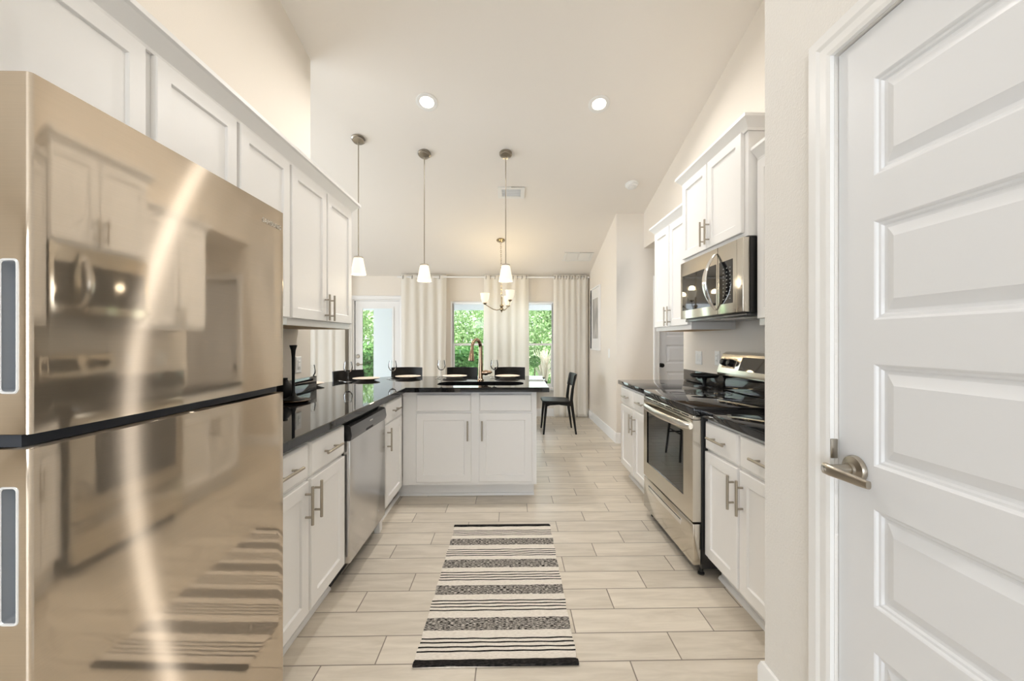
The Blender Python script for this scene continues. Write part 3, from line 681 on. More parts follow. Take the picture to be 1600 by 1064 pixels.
# back control panel
MB().prism([(1.600, 0.925), (1.688, 0.925), (1.688, 1.035), (1.600, 1.035)], 'y', RY0+0.003, RY1-0.003).obj('back_riser', blackg_m, rg)
bp = MB().prism([(1.560, 1.037), (1.575, 1.030), (1.688, 1.030), (1.688, 1.205), (1.625, 1.205), (1.600, 1.19), (1.555, 1.062)], 'y', RY0-0.002, RY1+0.01).obj('control_panel', steel_m, rg)
nv = Vector((-0.128, 0, 0.045)).normalized(); up_ = Vector((0.045, 0, 0.128)).normalized()
def on_panel(y, k, off=0.0): return Vector((1.555, y, 1.062)) + up_*k + nv*off
def panel_plate(mb, y0, y1, k0, k1, th):
    P = [[on_panel(y0, k0, o), on_panel(y1, k0, o), on_panel(y1, k1, o), on_panel(y0, k1, o)] for o in (0.0003, th)]
    return mb.loops(P)
panel_plate(MB(), 2.37, 2.70, 0.022, 0.118, 0.0025).obj('display_glass', blackg_m, bp)
for (a, b) in ((2.755, 2.925), (2.185, 2.345)): panel_plate(MB(), a, b, 0.030, 0.105, 0.002).obj('knob_plate', nickel_m, bp)
for y in (2.885, 2.80, 2.30, 2.225):
    MB().lathe([(0.026, 0), (0.026, 0.012), (0.022, 0.034), (0.016, 0.037)], on_panel(y, 0.068, 0.0025), nv, 20).obj('knob', blackp_m, bp)

# ---------------------------------------------------------------- microwave
mw = thing('microwave', 'stainless steel over-the-range microwave with a curved handle', 'microwave', (1.48, 2.55, 1.43))
MY0, MY1, MZ0, MZ1 = 2.154, 2.950, 1.442, 1.858
MB().box(1.312, 1.686, MY0, MY1, MZ0, MZ1, 0.002).obj('case', blackp_m, mw)
MMW = MR(1.310)
fp = MB().box(1.272, 1.310, MY0, MY1, MZ0+0.004, MZ1-0.002, 0.004).obj('front_panel', steel_m, mw)
MB().box(1.2705, 1.2735, 2.44, 2.915, 1.505, 1.757).obj('door_window', blackg_m, fp)
ctl = MB().box(1.2705, 1.2735, 2.255, 2.40, 1.505, 1.757).obj('control_panel', blackg_m, fp)
for r in range(9):
    for k in range(3):
        y = 2.275 + k*0.036; z = 1.53 + r*0.0225
        MB().box(1.2698, 1.2708, y, y+0.011, z, z+0.004).obj('key', key_m, ctl)
MB().box(1.2712, 1.2728, 2.4185, 2.4215, MZ0+0.006, MZ1-0.004).obj('door_seam', dark_m, fp)
MB().box(1.2712, 1.2728, 2.213, 2.216, MZ0+0.006, MZ1-0.004).obj('edge_seam', nickel_m, fp)
rings = []
for k in range(21):
    t_ = k/20; z = 1.475 + 0.345*t_; bow = 0.072*math.sin(PI*t_)**0.8
    rings.append([(1.267 - bow + 0.008*math.cos(a), 2.432 + (0.010 + 0.018*math.sin(PI*t_))*math.sin(a), z) for a in [2*PI*j/14 for j in range(14)]])
MB().loops(rings).obj('handle', chrome_m, mw)
MB().box(1.30, 1.66, MY0+0.02, MY1-0.02, 1.425, 1.4415, 0.003).obj('underside', panel_grey_m, mw)
mb = MB(); mb.box(1.36, 1.44, 2.30, 2.55, 1.4225, 1.4249); mb.obj('work_light_lens', plastic_m, mw)

# ---------------------------------------------------------------- rug
rows = [(1.581, 'k'), (1.612, 'c')]
for a in ((1.654, 1.677, 1.702, 1.724), (1.905, 1.930, 1.953, 1.975), (2.147, 2.170, 2.192, 2.216), (2.390, 2.412, 2.433, 2.457), (2.641, 2.662, 2.683, 2.703)):
    for y in a: rows += [(y-0.0042, 'k'), (y+0.0042, 'c')]
for a, b in ((1.773, 1.854), (2.023, 2.099), (2.262, 2.346), (2.512, 2.593)): rows += [(a, 'm'), (b, 'c')]
rows += [(2.757, 'k')]
rows.sort(); ys = [r[0] for r in rows] + [2.783]
mb = MB(); NX = 44; idx = {'c': 0, 'k': 1, 'm': 2}
def edge_x(y, left): return (-0.378 if left else 0.277) + 0.0025*math.sin(y*41 + (0 if left else 2)) + (0.004 if left else 0.008)*(y-2.2)
V = []
for j, y in enumerate(ys):
    rowv = []
    for i in range(NX+1):
        t_ = i/NX; x = edge_x(y, True)*(1-t_) + edge_x(y, False)*t_
        wob = 0.0005*math.sin(x*9 + j*0.5) + 0.0003*math.sin(x*31 + j*0.9) if 0 < j < len(ys)-1 else 0.003*math.sin(x*7)
        rowv.append(mb.bm.verts.new((x, y + wob, 0.0075 + 0.0008*math.sin(x*50 + y*60))))
    V.append(rowv)
for j in range(len(ys)-1):
    for i in range(NX):
        f_ = mb.bm.faces.new((V[j][i], V[j][i+1], V[j+1][i+1], V[j+1][i])); f_.material_index = idx[rows[j][1]]
bd = [v for v in V[0]] + [r[-1] for r in V[1:-1]] + V[-1][::-1] + [r[0] for r in V[1:-1]][::-1]
lo = [mb.bm.verts.new((v.co.x*1.004, v.co.y, 0.0008)) for v in bd]
for i in range(len(bd)):
    j = (i+1) % len(bd); mb.bm.faces.new((bd[i], bd[j], lo[j], lo[i])).material_index = 0
mb.bm.faces.new(lo[::-1])
rug = mb.obj('rug', [rug_cream, rug_black, rug_mix])
tag(rug, 'cream runner rug with black stripes and mottled bands on the tiled floor', 'rug')
for a, b, nm in ((1.578, 1.606, 'hem'), (2.762, 2.786, 'hem')):
    MB().box(-0.383, 0.277, a, b, 0.0012, 0.0125, 0.005).obj(nm, rug_black, rug)

# ---------------------------------------------------------------- ceiling lights, pendants, chandelier
sl = math.atan(0.282)
cn = Vector((0, -math.sin(sl), -math.cos(sl)))   # out of the ceiling, into the room
def downlight(x, y, label, energy):
    p = Vector((x, y, zc(y))); n = cn if y > 1.2 else Vector((0, math.sin(sl), -math.cos(sl)))
    r = thing('recessed_light', label, 'ceiling light', p, 'recessed ceiling lights')
    MB().lathe([(0.058, 0.001), (0.060, 0.004), (0.085, 0.007), (0.092, 0.004), (0.092, 0.0005)], p, n, 36, caps=False).obj('trim_ring', vent_m, r)
    MB().lathe([(0.058, 0.001), (0.058, 0.0025)], p, n, 36).obj('lens', lens_m, r)
    rot = Vector((0, 0, -1)).rotation_difference(n).to_euler()
    lamp('bulb', 'AREA', p + n*0.02, energy, WARM, rot, r, shape='DISK', size=0.13, spread=math.radians(165))
downlight(-0.706, 3.436, 'lit recessed ceiling light on the left, above the peninsula', 17)
downlight(0.773, 3.436, 'lit recessed ceiling light on the right, nearer the microwave cabinet', 17)
downlight(-0.706, 1.75, 'lit recessed ceiling light above the left counter', 4)
downlight(0.50, 1.75, 'lit recessed ceiling light above the rug', 5.5)
downlight(-0.15, -0.9, 'lit recessed ceiling light behind the photographer', 8)

GLS = [(0.040, 0.0), (0.044, -0.012), (0.071, -0.158), (0.068, -0.160), (0.041, -0.016), (0.030, -0.006)]
def pendant(x, y, zt, label):
    p = Vector((x, y, zc(y)))
    r = thing('pendant_light', label, 'pendant light', p, 'pendant lights over the peninsula')
    MB().lathe([(0.064, 0.0), (0.064, 0.010), (0.052, 0.016), (0.050, 0.028), (0.020, 0.034)], p + cn*0.001, cn, 28).obj('canopy', nickel_m, r)
    MB().tube([(x, y, p.z-0.025), (x, y, zt+0.006)], 0.0055, 10).obj('rod', nickel_m, r)
    MB().lathe([(0.020, 0.012), (0.042, 0.004), (0.044, -0.004), (0.041, -0.006)], (x, y, zt), seg=24).obj('shade_cap', nickel_m, r)
    MB().lathe([(q, zt + h_ - 0.004) for q, h_ in GLS], (x, y, 0), seg=32, caps=False).obj('lamp_shade', shade_m, r)
    MB().lathe([(0.004, 0.0), (0.02, 0.012), (0.026, 0.035), (0.018, 0.065), (0.012, 0.09)], (x, y, zt-0.125), seg=16).obj('bulb', bulb_m, r)
    lamp('bulb_light', 'POINT', (x, y, zt-0.23), 3.2, (1.0, 0.88, 0.70), parent=r, shadow_soft_size=0.04)
pendant(-1.441, 3.846, 2.082, 'frosted glass pendant light beside the left cabinets, leftmost of the three')
pendant(-0.853, 4.026, 2.046, 'frosted glass pendant light in the middle of the three')
pendant(-0.037, 4.016, 2.046, 'frosted glass pendant light in front of the chandelier, rightmost of the three')

cx_, cy_ = -0.110, 5.644
p = Vector((cx_-0.012, cy_, zc(cy_)))
ch = thing('chandelier', 'small three-arm chandelier with frosted bell shades in front of the window', 'chandelier', p)
MB().lathe([(0.060, 0.0), (0.060, 0.008), (0.040, 0.022), (0.015, 0.030)], p + cn*0.001, cn, 28).obj('canopy', brass_m, ch)
mb = MB(); zt, zb = p.z - 0.028, 1.905; n = 26
for k in range(n):
    z = zt + (zb-zt)*(k+0.5)/n; x = p.x + (cx_-p.x)*(k+0.5)/n; L_ = (zt-zb)/n*0.72; ang = (k % 2)*PI/2
    ring = [(x + 0.008*math.sin(a)*math.cos(ang), cy_ + 0.008*math.sin(a)*math.sin(ang), z + L_*math.cos(a)) for a in [2*PI*j/12 for j in range(13)]]
    mb.tube(ring, 0.0022, 6, False)
mb.obj('chain', brass_m, ch)
MB().lathe([(0.004, 1.908), (0.010, 1.90), (0.010, 1.80), (0.026, 1.79), (0.028, 1.77), (0.016, 1.755), (0.030, 1.735), (0.030, 1.72), (0.014, 1.705), (0.009, 1.695), (0.004, 1.683)], (cx_, cy_, 0), seg=20).obj('center_column', brass_m, ch)
for tx, ty, zz in ((-0.232, -0.08, 1.800), (0.118, -0.135, 1.838), (0.09, 0.22, 1.79)):
    path = [(cx_ + tx*q, cy_ + ty*q, 1.728 + dz) for q, dz in ((0.08, 0.0), (0.3, -0.012), (0.5, -0.002), (0.75, 0.03), (0.92, 0.055), (1.0, zz-1.728))]
    a_ = MB().tube(path, 0.0062, 10).obj('arm', brass_m, ch)
    X_, Y_ = cx_+tx, cy_+ty
    MB().lathe([(0.012, -0.012), (0.028, 0.0), (0.030, 0.008), (0.020, 0.018)], (X_, Y_, zz), seg=20).obj('shade_cup', brass_m, a_)
    MB().lathe([(0.022, 0.012), (0.040, 0.03), (0.056, 0.075), (0.064, 0.145), (0.061, 0.145), (0.053, 0.077), (0.037, 0.034)], (X_, Y_, zz), seg=28, caps=False).obj('lamp_shade', shade_m, a_)
    MB().lathe([(0.012, 0.02), (0.026, 0.06), (0.026, 0.08), (0.006, 0.11)], (X_, Y_, zz), seg=14).obj('bulb', bulb_m, a_)
    lamp('bulb_light', 'POINT', (X_, Y_, zz+0.17), 3.2, (1.0, 0.77, 0.44), parent=ch, shadow_soft_size=0.04)

# vents and detector on the sloped ceiling
def on_ceiling(x, y, off=0.0): return Vector((x, y, zc(y))) + cn*off
def ceil_plate(mb, x0, x1, y0, y1, h0, h1):
    return mb.loops([[on_ceiling(x0, y0, h0), on_ceiling(x1, y0, h0), on_ceiling(x1, y1, h0), on_ceiling(x0, y1, h0)], [on_ceiling(x0, y0, h1), on_ceiling(x1, y0, h1), on_ceiling(x1, y1, h1), on_ceiling(x0, y1, h1)]])
v = thing('ceiling_vent', 'white supply vent with grey louvres on the ceiling above the right pendant', 'vent', on_ceiling(0.02, 4.61))
mb = MB()
for a in ((-0.131, -0.085, 4.515, 4.71), (0.128, 0.174, 4.515, 4.71), (-0.085, 0.128, 4.515, 4.548), (-0.085, 0.128, 4.677, 4.71)): ceil_plate(mb, *a, 0.0005, 0.010)
mb.obj('frame', vent_m, v)
ceil_plate(MB(), -0.085, 0.128, 4.548, 4.677, 0.0006, 0.0015).obj('back_plate', ventgrey_m, v)
mb = MB()
for k in range(8): ceil_plate(mb, -0.083, 0.126, 4.551+k*0.016, 4.560+k*0.016, 0.0016, 0.006)
mb.obj('louvre', ventgrey_m, v)
v = thing('ceiling_vent', 'pale return-air grille on the ceiling near the right dining wall', 'vent', on_ceiling(1.04, 6.11))
mb = MB()
for a in ((0.83, 0.865, 5.98, 6.24), (1.235, 1.27, 5.98, 6.24), (1.035, 1.060, 6.01, 6.21), (0.865, 1.235, 5.98, 6.01), (0.865, 1.235, 6.21, 6.24)): ceil_plate(mb, *a, 0.0005, 0.008)
mb.obj('frame', vent_m, v)
ceil_plate(MB(), 0.865, 1.235, 6.01, 6.21, 0.0006, 0.0014).obj('back_plate', ceil_m, v)
mb = MB()
for k in range(9): ceil_plate(mb, 0.866, 1.034, 6.014+k*0.0215, 6.026+k*0.0215, 0.0015, 0.005); ceil_plate(mb, 1.061, 1.234, 6.014+k*0.0215, 6.026+k*0.0215, 0.0015, 0.005)
mb.obj('louvre', vent_m, v)
sp = on_ceiling(1.37, 4.46)
sd = thing('smoke_detector', 'round white smoke detector on the ceiling near the right wall', 'smoke detector', sp)
MB().lathe([(0.072, 0.0), (0.072, 0.010), (0.062, 0.014), (0.058, 0.030), (0.045, 0.036)], sp + cn*0.0005, cn, 32).obj('housing', plastic_m, sd)
mb = MB()
for k in range(10):
    a = 2*PI*k/10; q = sp + cn*0.0365 + Vector((math.cos(a)*0.034, math.sin(a)*0.034*math.cos(sl), -math.sin(a)*0.034*math.sin(sl)))
    mb.lathe([(0.005, 0), (0.005, 0.0006)], q, cn, 10)
mb.obj('grille', ventgrey_m, sd)

# ---------------------------------------------------------------- curtains
def curtain(x0, x1, folds, label, seed, yb=6.665, ztop=2.385, zbot=0.012, group='white curtain panels'):
    rnd = random.Random(seed); n = folds*14; mb = MB(); zs = [ztop, ztop-0.05, ztop-0.11, ztop-0.3, 1.7, 1.2, 0.7, 0.3, 0.10, zbot]
    ph = [rnd.uniform(-0.35, 0.35) for _ in range(folds+2)]; am = [rnd.uniform(0.7, 1.15) for _ in range(folds+2)]
    rings = []
    for z in zs:
        t = (ztop - z)/(ztop-zbot); ring = []
        for i in range(n+1):
            u = i/n; q = u*folds; k = int(q); ff = q-k
            a = am[k]*(1-ff) + am[k+1]*ff; pp = ph[k]*(1-ff)+ph[k+1]*ff
            amp = 0.014*a*(1.0 - 0.15*t) + 0.012*t*math.sin(3*q+seed)
            x = x0 + (x1-x0)*(u + 0.01*t*math.sin(5*u*PI+seed)) + 0.010*t*math.sin(2*PI*q*0.5+seed)
            ring.append((x, yb + amp*math.cos(2*PI*q + pp*t), z - (0.0 if z > zbot else 0)))
        rings.append(ring)
    mb.loops(rings, False, False, closed=False)
    c = thing('curtain', label, 'curtain', ((x0+x1)/2, yb, 0), group)
    o = mb.obj('fabric', curtain_m, c, sharp=180)
    sm = o.modifiers.new('thickness', 'SOLIDIFY'); sm.thickness = 0.002
    for k in range(folds*2):
        x = x0 + (x1-x0)*(k+0.5)/(folds*2)
        if k % 2 == 0 or seed % 2:
            MB().tube([(x + 0.004*math.cos(a), yb + 0.020*math.sin(a), ztop-0.045 + 0.026*math.cos(a)) for a in [2*PI*j/16 for j in range(17)]], 0.0065, 8, False).obj('grommet', nickel_m, c)
curtain(-1.80, -1.045, 5, 'white curtain panel between the patio door and the window', 2)
curtain(-0.425, 0.320, 5, 'white curtain panel hanging in the middle of the window, behind the chandelier', 5)
curtain(0.735, 1.315, 6, 'white curtain panel in the right corner behind the black chair', 9)
curtain(-3.42, -2.725, 5, 'white curtain panel left of the patio door, seen under the left cabinets', 4)
def rod(x0, x1, label):
    r = thing('curtain_rod', label, 'curtain rod', ((x0+x1)/2, 6.665, 2.34), 'curtain rods')
    MB().tube([(x0, 6.665, 2.343), (x1, 6.665, 2.343)], 0.013, 14).obj('rod', trim_m, r)
    for x in (x0+0.03, x1-0.03): MB().box(x-0.008, x+0.008, 6.66, 6.799, 2.325, 2.341, 0.002).obj('bracket', trim_m, r)
    for x, d in ((x0, -1), (x1, 1)): MB().lathe([(0.013, 0), (0.018, 0.006), (0.018, 0.012), (0.010, 0.018)], (x, 6.665, 2.343), (d, 0, 0), 16).obj('finial', trim_m, r)
rod(-1.84, 1.318, 'long white curtain rod above the dining window')
rod(-3.46, -2.69, 'short white curtain rod left of the patio door')

# ---------------------------------------------------------------- bar stools, dining set
st = thing('bar_stool', '', 'bar stool', (0, 0, 0), 'bar stools at the peninsula')
ring0 = lambda z, s_: [(x*s_, y*s_, z) for x, y in rrect(-0.20, 0.20, -0.185, 0.185, 0.06, 6)]
MB().loops([ring0(0.630, 0.93), ring0(0.636, 0.98), ring0(0.655, 1.0), ring0(0.664, 0.985), ring0(0.660, 0.90), ring0(0.655, 0.5)]).obj('seat', blackw_m, st)
for sx_ in (-1, 1):
    for sy_ in (-1, 1): MB().tube([(sx_*0.15, sy_*0.135, 0.632), (sx_*0.205, sy_*0.19, 0.0)], [0.017, 0.011], 12).obj('leg', blackw_m, st)
for a, b in (((-0.183, -0.168, 0.25), (0.183, -0.168, 0.25)), ((-0.183, 0.168, 0.25), (0.183, 0.168, 0.25)), ((-0.180, -0.165, 0.29), (-0.180, 0.165, 0.29)), ((0.180, -0.165, 0.29), (0.180, 0.165, 0.29))):
    MB().tube([a, b], 0.008, 10).obj('stretcher', blackw_m, st)
rings = []
for k in range(17):
    t_ = k/16; x = -0.172 + 0.344*t_; y = 0.205 - 0.065*(2*t_-1)**2; th = 0.008
    lo_, hi_ = 0.795 + 0.02*(2*t_-1)**2, 0.985
    rings.append([(x, y-th, lo_), (x, y+th, lo_), (x, y+th+0.014, hi_), (x, y-th+0.014, hi_)])
MB().loops(rings).obj('backrest', blackw_m, st)
for sx_ in (-1, 1): MB().tube([(sx_*0.13, 0.155, 0.655), (sx_*0.135, 0.172, 0.80)], 0.011, 10).obj('back_post', blackw_m, st)
stools = [(-1.50, 3.99, 56, 'black wooden bar stool turned at the angled corner, leftmost of the four stools'), (-1.154, 4.375, 0, 'black wooden bar stool in front of the patio door, second from the left'),
          (-0.531, 4.375, 0, 'black wooden bar stool left of the faucet, third from the left'), (0.004, 4.375, 0, 'black wooden bar stool right of the faucet, fourth from the left')]
for i, (x, y, a, lb) in enumerate(stools):
    o = st if i == 0 else copy_tree(st)
    o.location = (x, y, 0); o.rotation_euler = (0, 0, math.radians(a)); o['label'] = lb

# black dining chair, facing -X, beside the curtain
dc = thing('dining_chair', 'black wooden dining chair standing side-on by the right curtain', 'chair', (0.69, 5.67, 0))
x0, x1, y0, y1 = 0.455, 0.845, 5.46, 5.90
sr = lambda z, d: [(x, y, z - 0.012*((x-x0)/(x1-x0))) for x, y in rrect(x0+d, x1-d, y0+d, y1-d, 0.05, 6)]
MB().loops([sr(0.430, 0.012), sr(0.436, 0.0), sr(0.456, 0.0), sr(0.462, 0.008), sr(0.458, 0.05)]).obj('seat', blackw_m, dc)
for y in (5.485, 5.875):
    s_ = -1 if y < 5.6 else 1
    MB().tube([(0.505, y, 0.43), (0.468, y + s_*0.012, 0.0)], [0.021, 0.012], 12).obj('leg', blackw_m, dc)
    MB().tube([(0.915, y + s_*0.012, 0.0), (0.865, y, 0.36), (0.852, y, 0.47), (0.868, y, 0.62), (0.905, y, 0.80)], [0.012, 0.021, 0.022, 0.019, 0.013], 12).obj('leg', blackw_m, dc)
    MB().prism([(0.52, 0.432), (0.855, 0.432), (0.855, 0.385), (0.78, 0.392), (0.68, 0.405), (0.56, 0.398), (0.52, 0.385)], 'y', y-0.009, y+0.009).obj('apron', blackw_m, dc)
rings = []
for k in range(15):
    t_ = k/14; y = 5.445 + 0.47*t_; bx = 0.045*(1-(2*t_-1)**2)
    ov = [(0.865, 0.650), (0.872, 0.640), (0.884, 0.650), (0.918, 0.79), (0.922, 0.815), (0.906, 0.822), (0.894, 0.80)]
    rings.append([(x + bx - 0.012, y, z) for x, z in ov])
MB().loops(rings).obj('backrest', blackw_m, dc)

tb = thing('dining_table', 'black dining table behind the peninsula, under the chandelier', 'table', (-0.3, 5.68, 0))
MB().box(-1.15, 0.50, 5.26, 6.10, 0.715, 0.750, 0.006).obj('tabletop', blackg_m, tb)
for x in (-1.08, 0.22):
    for y in (5.32, 6.04): MB().tube([(x, y, 0.713), (x*1.02, y, 0.0)], [0.03, 0.02], 12).obj('leg', blackw_m, tb)
def bowl(x, y, z, r, name, m, label, cat):
    return tag(MB().lathe([(r*0.45, 0.0), (r*0.5, 0.004), (r*0.9, 0.022), (r, 0.032), (r*0.97, 0.033), (r*0.86, 0.025), (r*0.45, 0.008)], (x, y, z), seg=32).obj(name, m), label, cat)
bowl(0.40, 5.45, 0.751, 0.095, 'bowl', blackg_m, 'dark shallow bowl near the right end of the dining table', 'bowl')

# ---------------------------------------------------------------- place settings
pl = thing('plate', '', 'plate', (0, 0, 0), 'cream plates on the peninsula')
MB().lathe([(0.070, 0.0), (0.074, 0.003), (0.098, 0.012), (0.122, 0.020), (0.1235, 0.0225), (0.121, 0.0235), (0.098, 0.016), (0.075, 0.008)], seg=48).obj('dish', plate_m, pl)
plates = [(-1.345, 3.79, 'cream plate at the corner beside the first wine glass, left of the patio door glass'), (-1.005, 3.99, 'cream plate in front of the second bar stool'), (-0.548, 4.02, 'cream plate left of the faucet, in front of the third stool'),
          (-0.018, 4.02, 'cream plate right of the faucet, in front of the fourth stool'), (-1.665, 3.34, 'cream plate partly hidden behind the end of the left wall')]
CT = 0.9145
for i, (x, y, lb) in enumerate(plates):
    o = pl if i == 0 else copy_tree(pl)
    o.location = (x, y, CT); o['label'] = lb
wg = thing('wine_glass', '', 'wine glass', (0, 0, 0), 'wine glasses on the peninsula')
MB().lathe([(0.034, 0.0), (0.034, 0.002), (0.010, 0.006)], seg=28).obj('foot', wine_m, wg)
MB().lathe([(0.006, 0.005), (0.0042, 0.02), (0.0042, 0.075), (0.008, 0.083)], seg=14).obj('stem', wine_m, wg)
MB().lathe([(0.006, 0.080), (0.026, 0.092), (0.038, 0.115), (0.0385, 0.135), (0.031, 0.182), (0.0296, 0.182), (0.0365, 0.135), (0.036, 0.116), (0.024, 0.0945), (0.002, 0.0845)], seg=32, caps=False).obj('bowl', wine_m, wg)
glasses = [(-1.465, 3.66, 'clear wine glass in front of the angled bar stool, left of the corner plate'), (-1.115, 3.84, 'clear wine glass before the patio door, beside the second stool'), (-0.665, 3.92, 'clear wine glass left of the window, beside the third stool'),
           (-0.150, 3.98, 'clear wine glass just right of the faucet handle'), (-1.575, 3.195, 'clear wine glass by the end of the left wall, under the cabinets')]
for i, (x, y, lb) in enumerate(glasses):
    o = wg if i == 0 else copy_tree(wg)
    o.location = (x, y, CT); o['label'] = lb
fk = MB().box(-0.006, 0.006, -0.10, 0.045, 0.0, 0.0025, 0.001).box(-0.011, 0.011, 0.045, 0.062, 0.0, 0.003, 0.001)
for k in range(4): fk.box(-0.0105+k*0.006, -0.0075+k*0.006, 0.0605, 0.10, 0.0, 0.003)
fk = fk.obj('fork', chrome_m)
forks = [(-1.53, 3.70, 40, 'steel fork left of the corner plate'), (-1.175, 3.97, 0, 'steel fork left of the plate at the second stool'), (-0.72, 4.02, 0, 'steel fork left of the plate at the third stool'), (-0.185, 4.06, 0, 'steel fork beside the wine glass right of the faucet')]
for i, (x, y, a, lb) in enumerate(forks):
    o = fk if i == 0 else copy_tree(fk)
    o.location = (x, y, CT); o.rotation_euler = (0, 0, math.radians(a)); tag(o, lb, 'fork', 'forks on the peninsula')

# left counter pieces
cd = thing('candle_holder', 'tall slim black candle holder on a round base, on the left counter beside the refrigerator', 'candle holder', (-1.315, 2.46, CT))
MB().lathe([(0.062, 0.0), (0.064, 0.003), (0.040, 0.008), (0.018, 0.022), (0.010, 0.045), (0.0085, 0.10), (0.0095, 0.26), (0.013, 0.30), (0.021, 0.325), (0.021, 0.331), (0.012, 0.331), (0.011, 0.32)], (-1.315, 2.46, CT+0.0155), seg=28).obj('stem', blackm_m, cd)
tag(MB().lathe([(0.05, 0.0), (0.085, 0.004), (0.097, 0.012), (0.095, 0.0145), (0.080, 0.009), (0.045, 0.006)], (-1.315, 2.46, CT), seg=36).obj('coaster_dish', copper_m), 'shallow dark copper dish under the black candle holder', 'dish')
for o in list(COL.objects):
    if o.name.startswith('coaster_dish'): o.data.materials[0] = mat('dark_copper', (0.10, 0.06, 0.035), 0.3, 0.8)
tag(MB().lathe([(0.030, 0.0), (0.045, 0.01), (0.056, 0.05), (0.050, 0.09), (0.026, 0.118), (0.020, 0.125), (0.022, 0.135), (0.018, 0.135), (0.016, 0.12)], (-1.435, 2.575, CT), seg=28).obj('vase', blackm_m), 'small round black vase partly hidden by the refrigerator edge', 'vase')
# right counter: footed black dish
bd_ = thing('cake_stand', 'black footed dish on the counter beyond the range', 'dish', (1.525, 3.10, CT))
MB().lathe([(0.05, 0.0), (0.052, 0.004), (0.016, 0.014), (0.011, 0.05), (0.020, 0.084)], (1.525, 3.10, CT), seg=24).obj('foot', blackm_m, bd_)
MB().lathe([(0.020, 0.082), (0.09, 0.088), (0.107, 0.102), (0.107, 0.112), (0.103, 0.112), (0.095, 0.100), (0.03, 0.095)], (1.525, 3.10, CT), seg=36).obj('tray', blackm_m, bd_)

# outlets, switches, picture
def wall_plate(M, u, v, w_, h_, label, cat, kind, group='wall plates'):
    o = thing('outlet' if kind == 'outlet' else 'light_switch', label, cat, M(u, v, 0), group)
    MB().rects(M, u-w_/2, u+w_/2, v-h_/2, v+h_/2, [(0, 0), (0, 0.003), (0.004, 0.006)]).obj('plate', plastic_m, o)
    n = max(1, round(w_/0.06)) if w_ > 0.1 else 1
    for k in range(n):
        uu = u + (k-(n-1)/2)*0.046
        MB().rects(M, uu-0.0165, uu+0.0165, v-0.033, v+0.033, [(0, 0.006), (0, 0.008), (0.002, 0.009)]).obj('insert', plastic_m, o)
        if kind == 'outlet':
            mb = MB()
            for dv in (-0.018, 0.018):
                for du in (-0.006, 0.006):
                    a_, b_ = M(uu+du-0.0012, v+dv-0.004, 0.0088), M(uu+du+0.0012, v+dv+0.004, 0.0094)
                    mb.box(*[q for pr in zip(map(min, a_, b_), map(max, a_, b_)) for q in pr])
            mb.obj('slot', dark_m, o)
MWL = ML(-1.519); MWR = MR(1.689)
wall_plate(MWL, 2.905, 1.115, 0.075, 0.118, 'white outlet on the left wall above the backsplash', 'outlet', 'outlet')
wall_plate(MWR, 3.535, 1.135, 0.118, 0.118, 'white double switch plate on the right wall, further from the range', 'light switch', 'switch')
wall_plate(MWR, 3.215, 1.145, 0.075, 0.118, 'white outlet on the right wall, next to the range control panel', 'outlet', 'outlet')
wall_plate(MR(1.344), 5.365, 1.115, 0.075, 0.118, 'white light switch on the dining wall right of the framed print', 'light switch', 'switch')
pic = thing('framed_picture', 'white framed grey print hanging on the right dining wall', 'picture', (1.343, 6.17, 1.62))
MPI = MR(1.3435)
mb = MB(); frame_panel(mb, MPI, 5.855, 6.49, 1.14, 2.115, 5.875, 6.47, 1.16, 2.095, 0.03); mb.obj('frame', trim_m, pic)
MB().box(1.330, 1.3433, 5.876, 6.469, 1.161, 2.094).obj('mat_board', plastic_m, pic)
MB().box(1.3285, 1.3298, 5.99, 6.36, 1.32, 1.94).obj('print', art_m, pic)

# ---------------------------------------------------------------- outside: lanai, hedge, trees
struct('ground', MB().box(-14, 12, 10.2, 26, -0.35, -0.25), lawn_m)
struct('patio', MB().box(-6, 5, 6.93, 10.2, -0.3, -0.06), patio_m)
struct('lanai_ceiling', MB().box(-6, 5, 6.93, 9.5, 2.32, 2.44), stucco_m)
struct('lanai_beam', MB().box(-6, 5, 9.1, 9.4, 1.995, 2.318), stucco_m)
struct('column_1', MB().box(-3.02, -2.60, 8.95, 9.25, -0.058, 1.994), stucco_m)
def topiary(x, y, label):
    o = thing('topiary', label, 'plant', (x, y, -0.06), 'potted topiary balls on the patio')
    z = -0.058
    MB().lathe([(0.10, 0), (0.15, 0.30), (0.16, 0.30), (0.16, 0.36), (0.14, 0.36), (0.13, 0.32)], (x, y, z), seg=24).obj('pot', terra_m, o)
    MB().tube([(x, y, z+0.31), (x, y, z+0.75)], 0.012, 8).obj('trunk', bark_m, o)
    leaves(x, y, z+0.90, 0.12, 0.12, 0.12, 900, 0.035, leaf_c, o, 'foliage', shell=True)
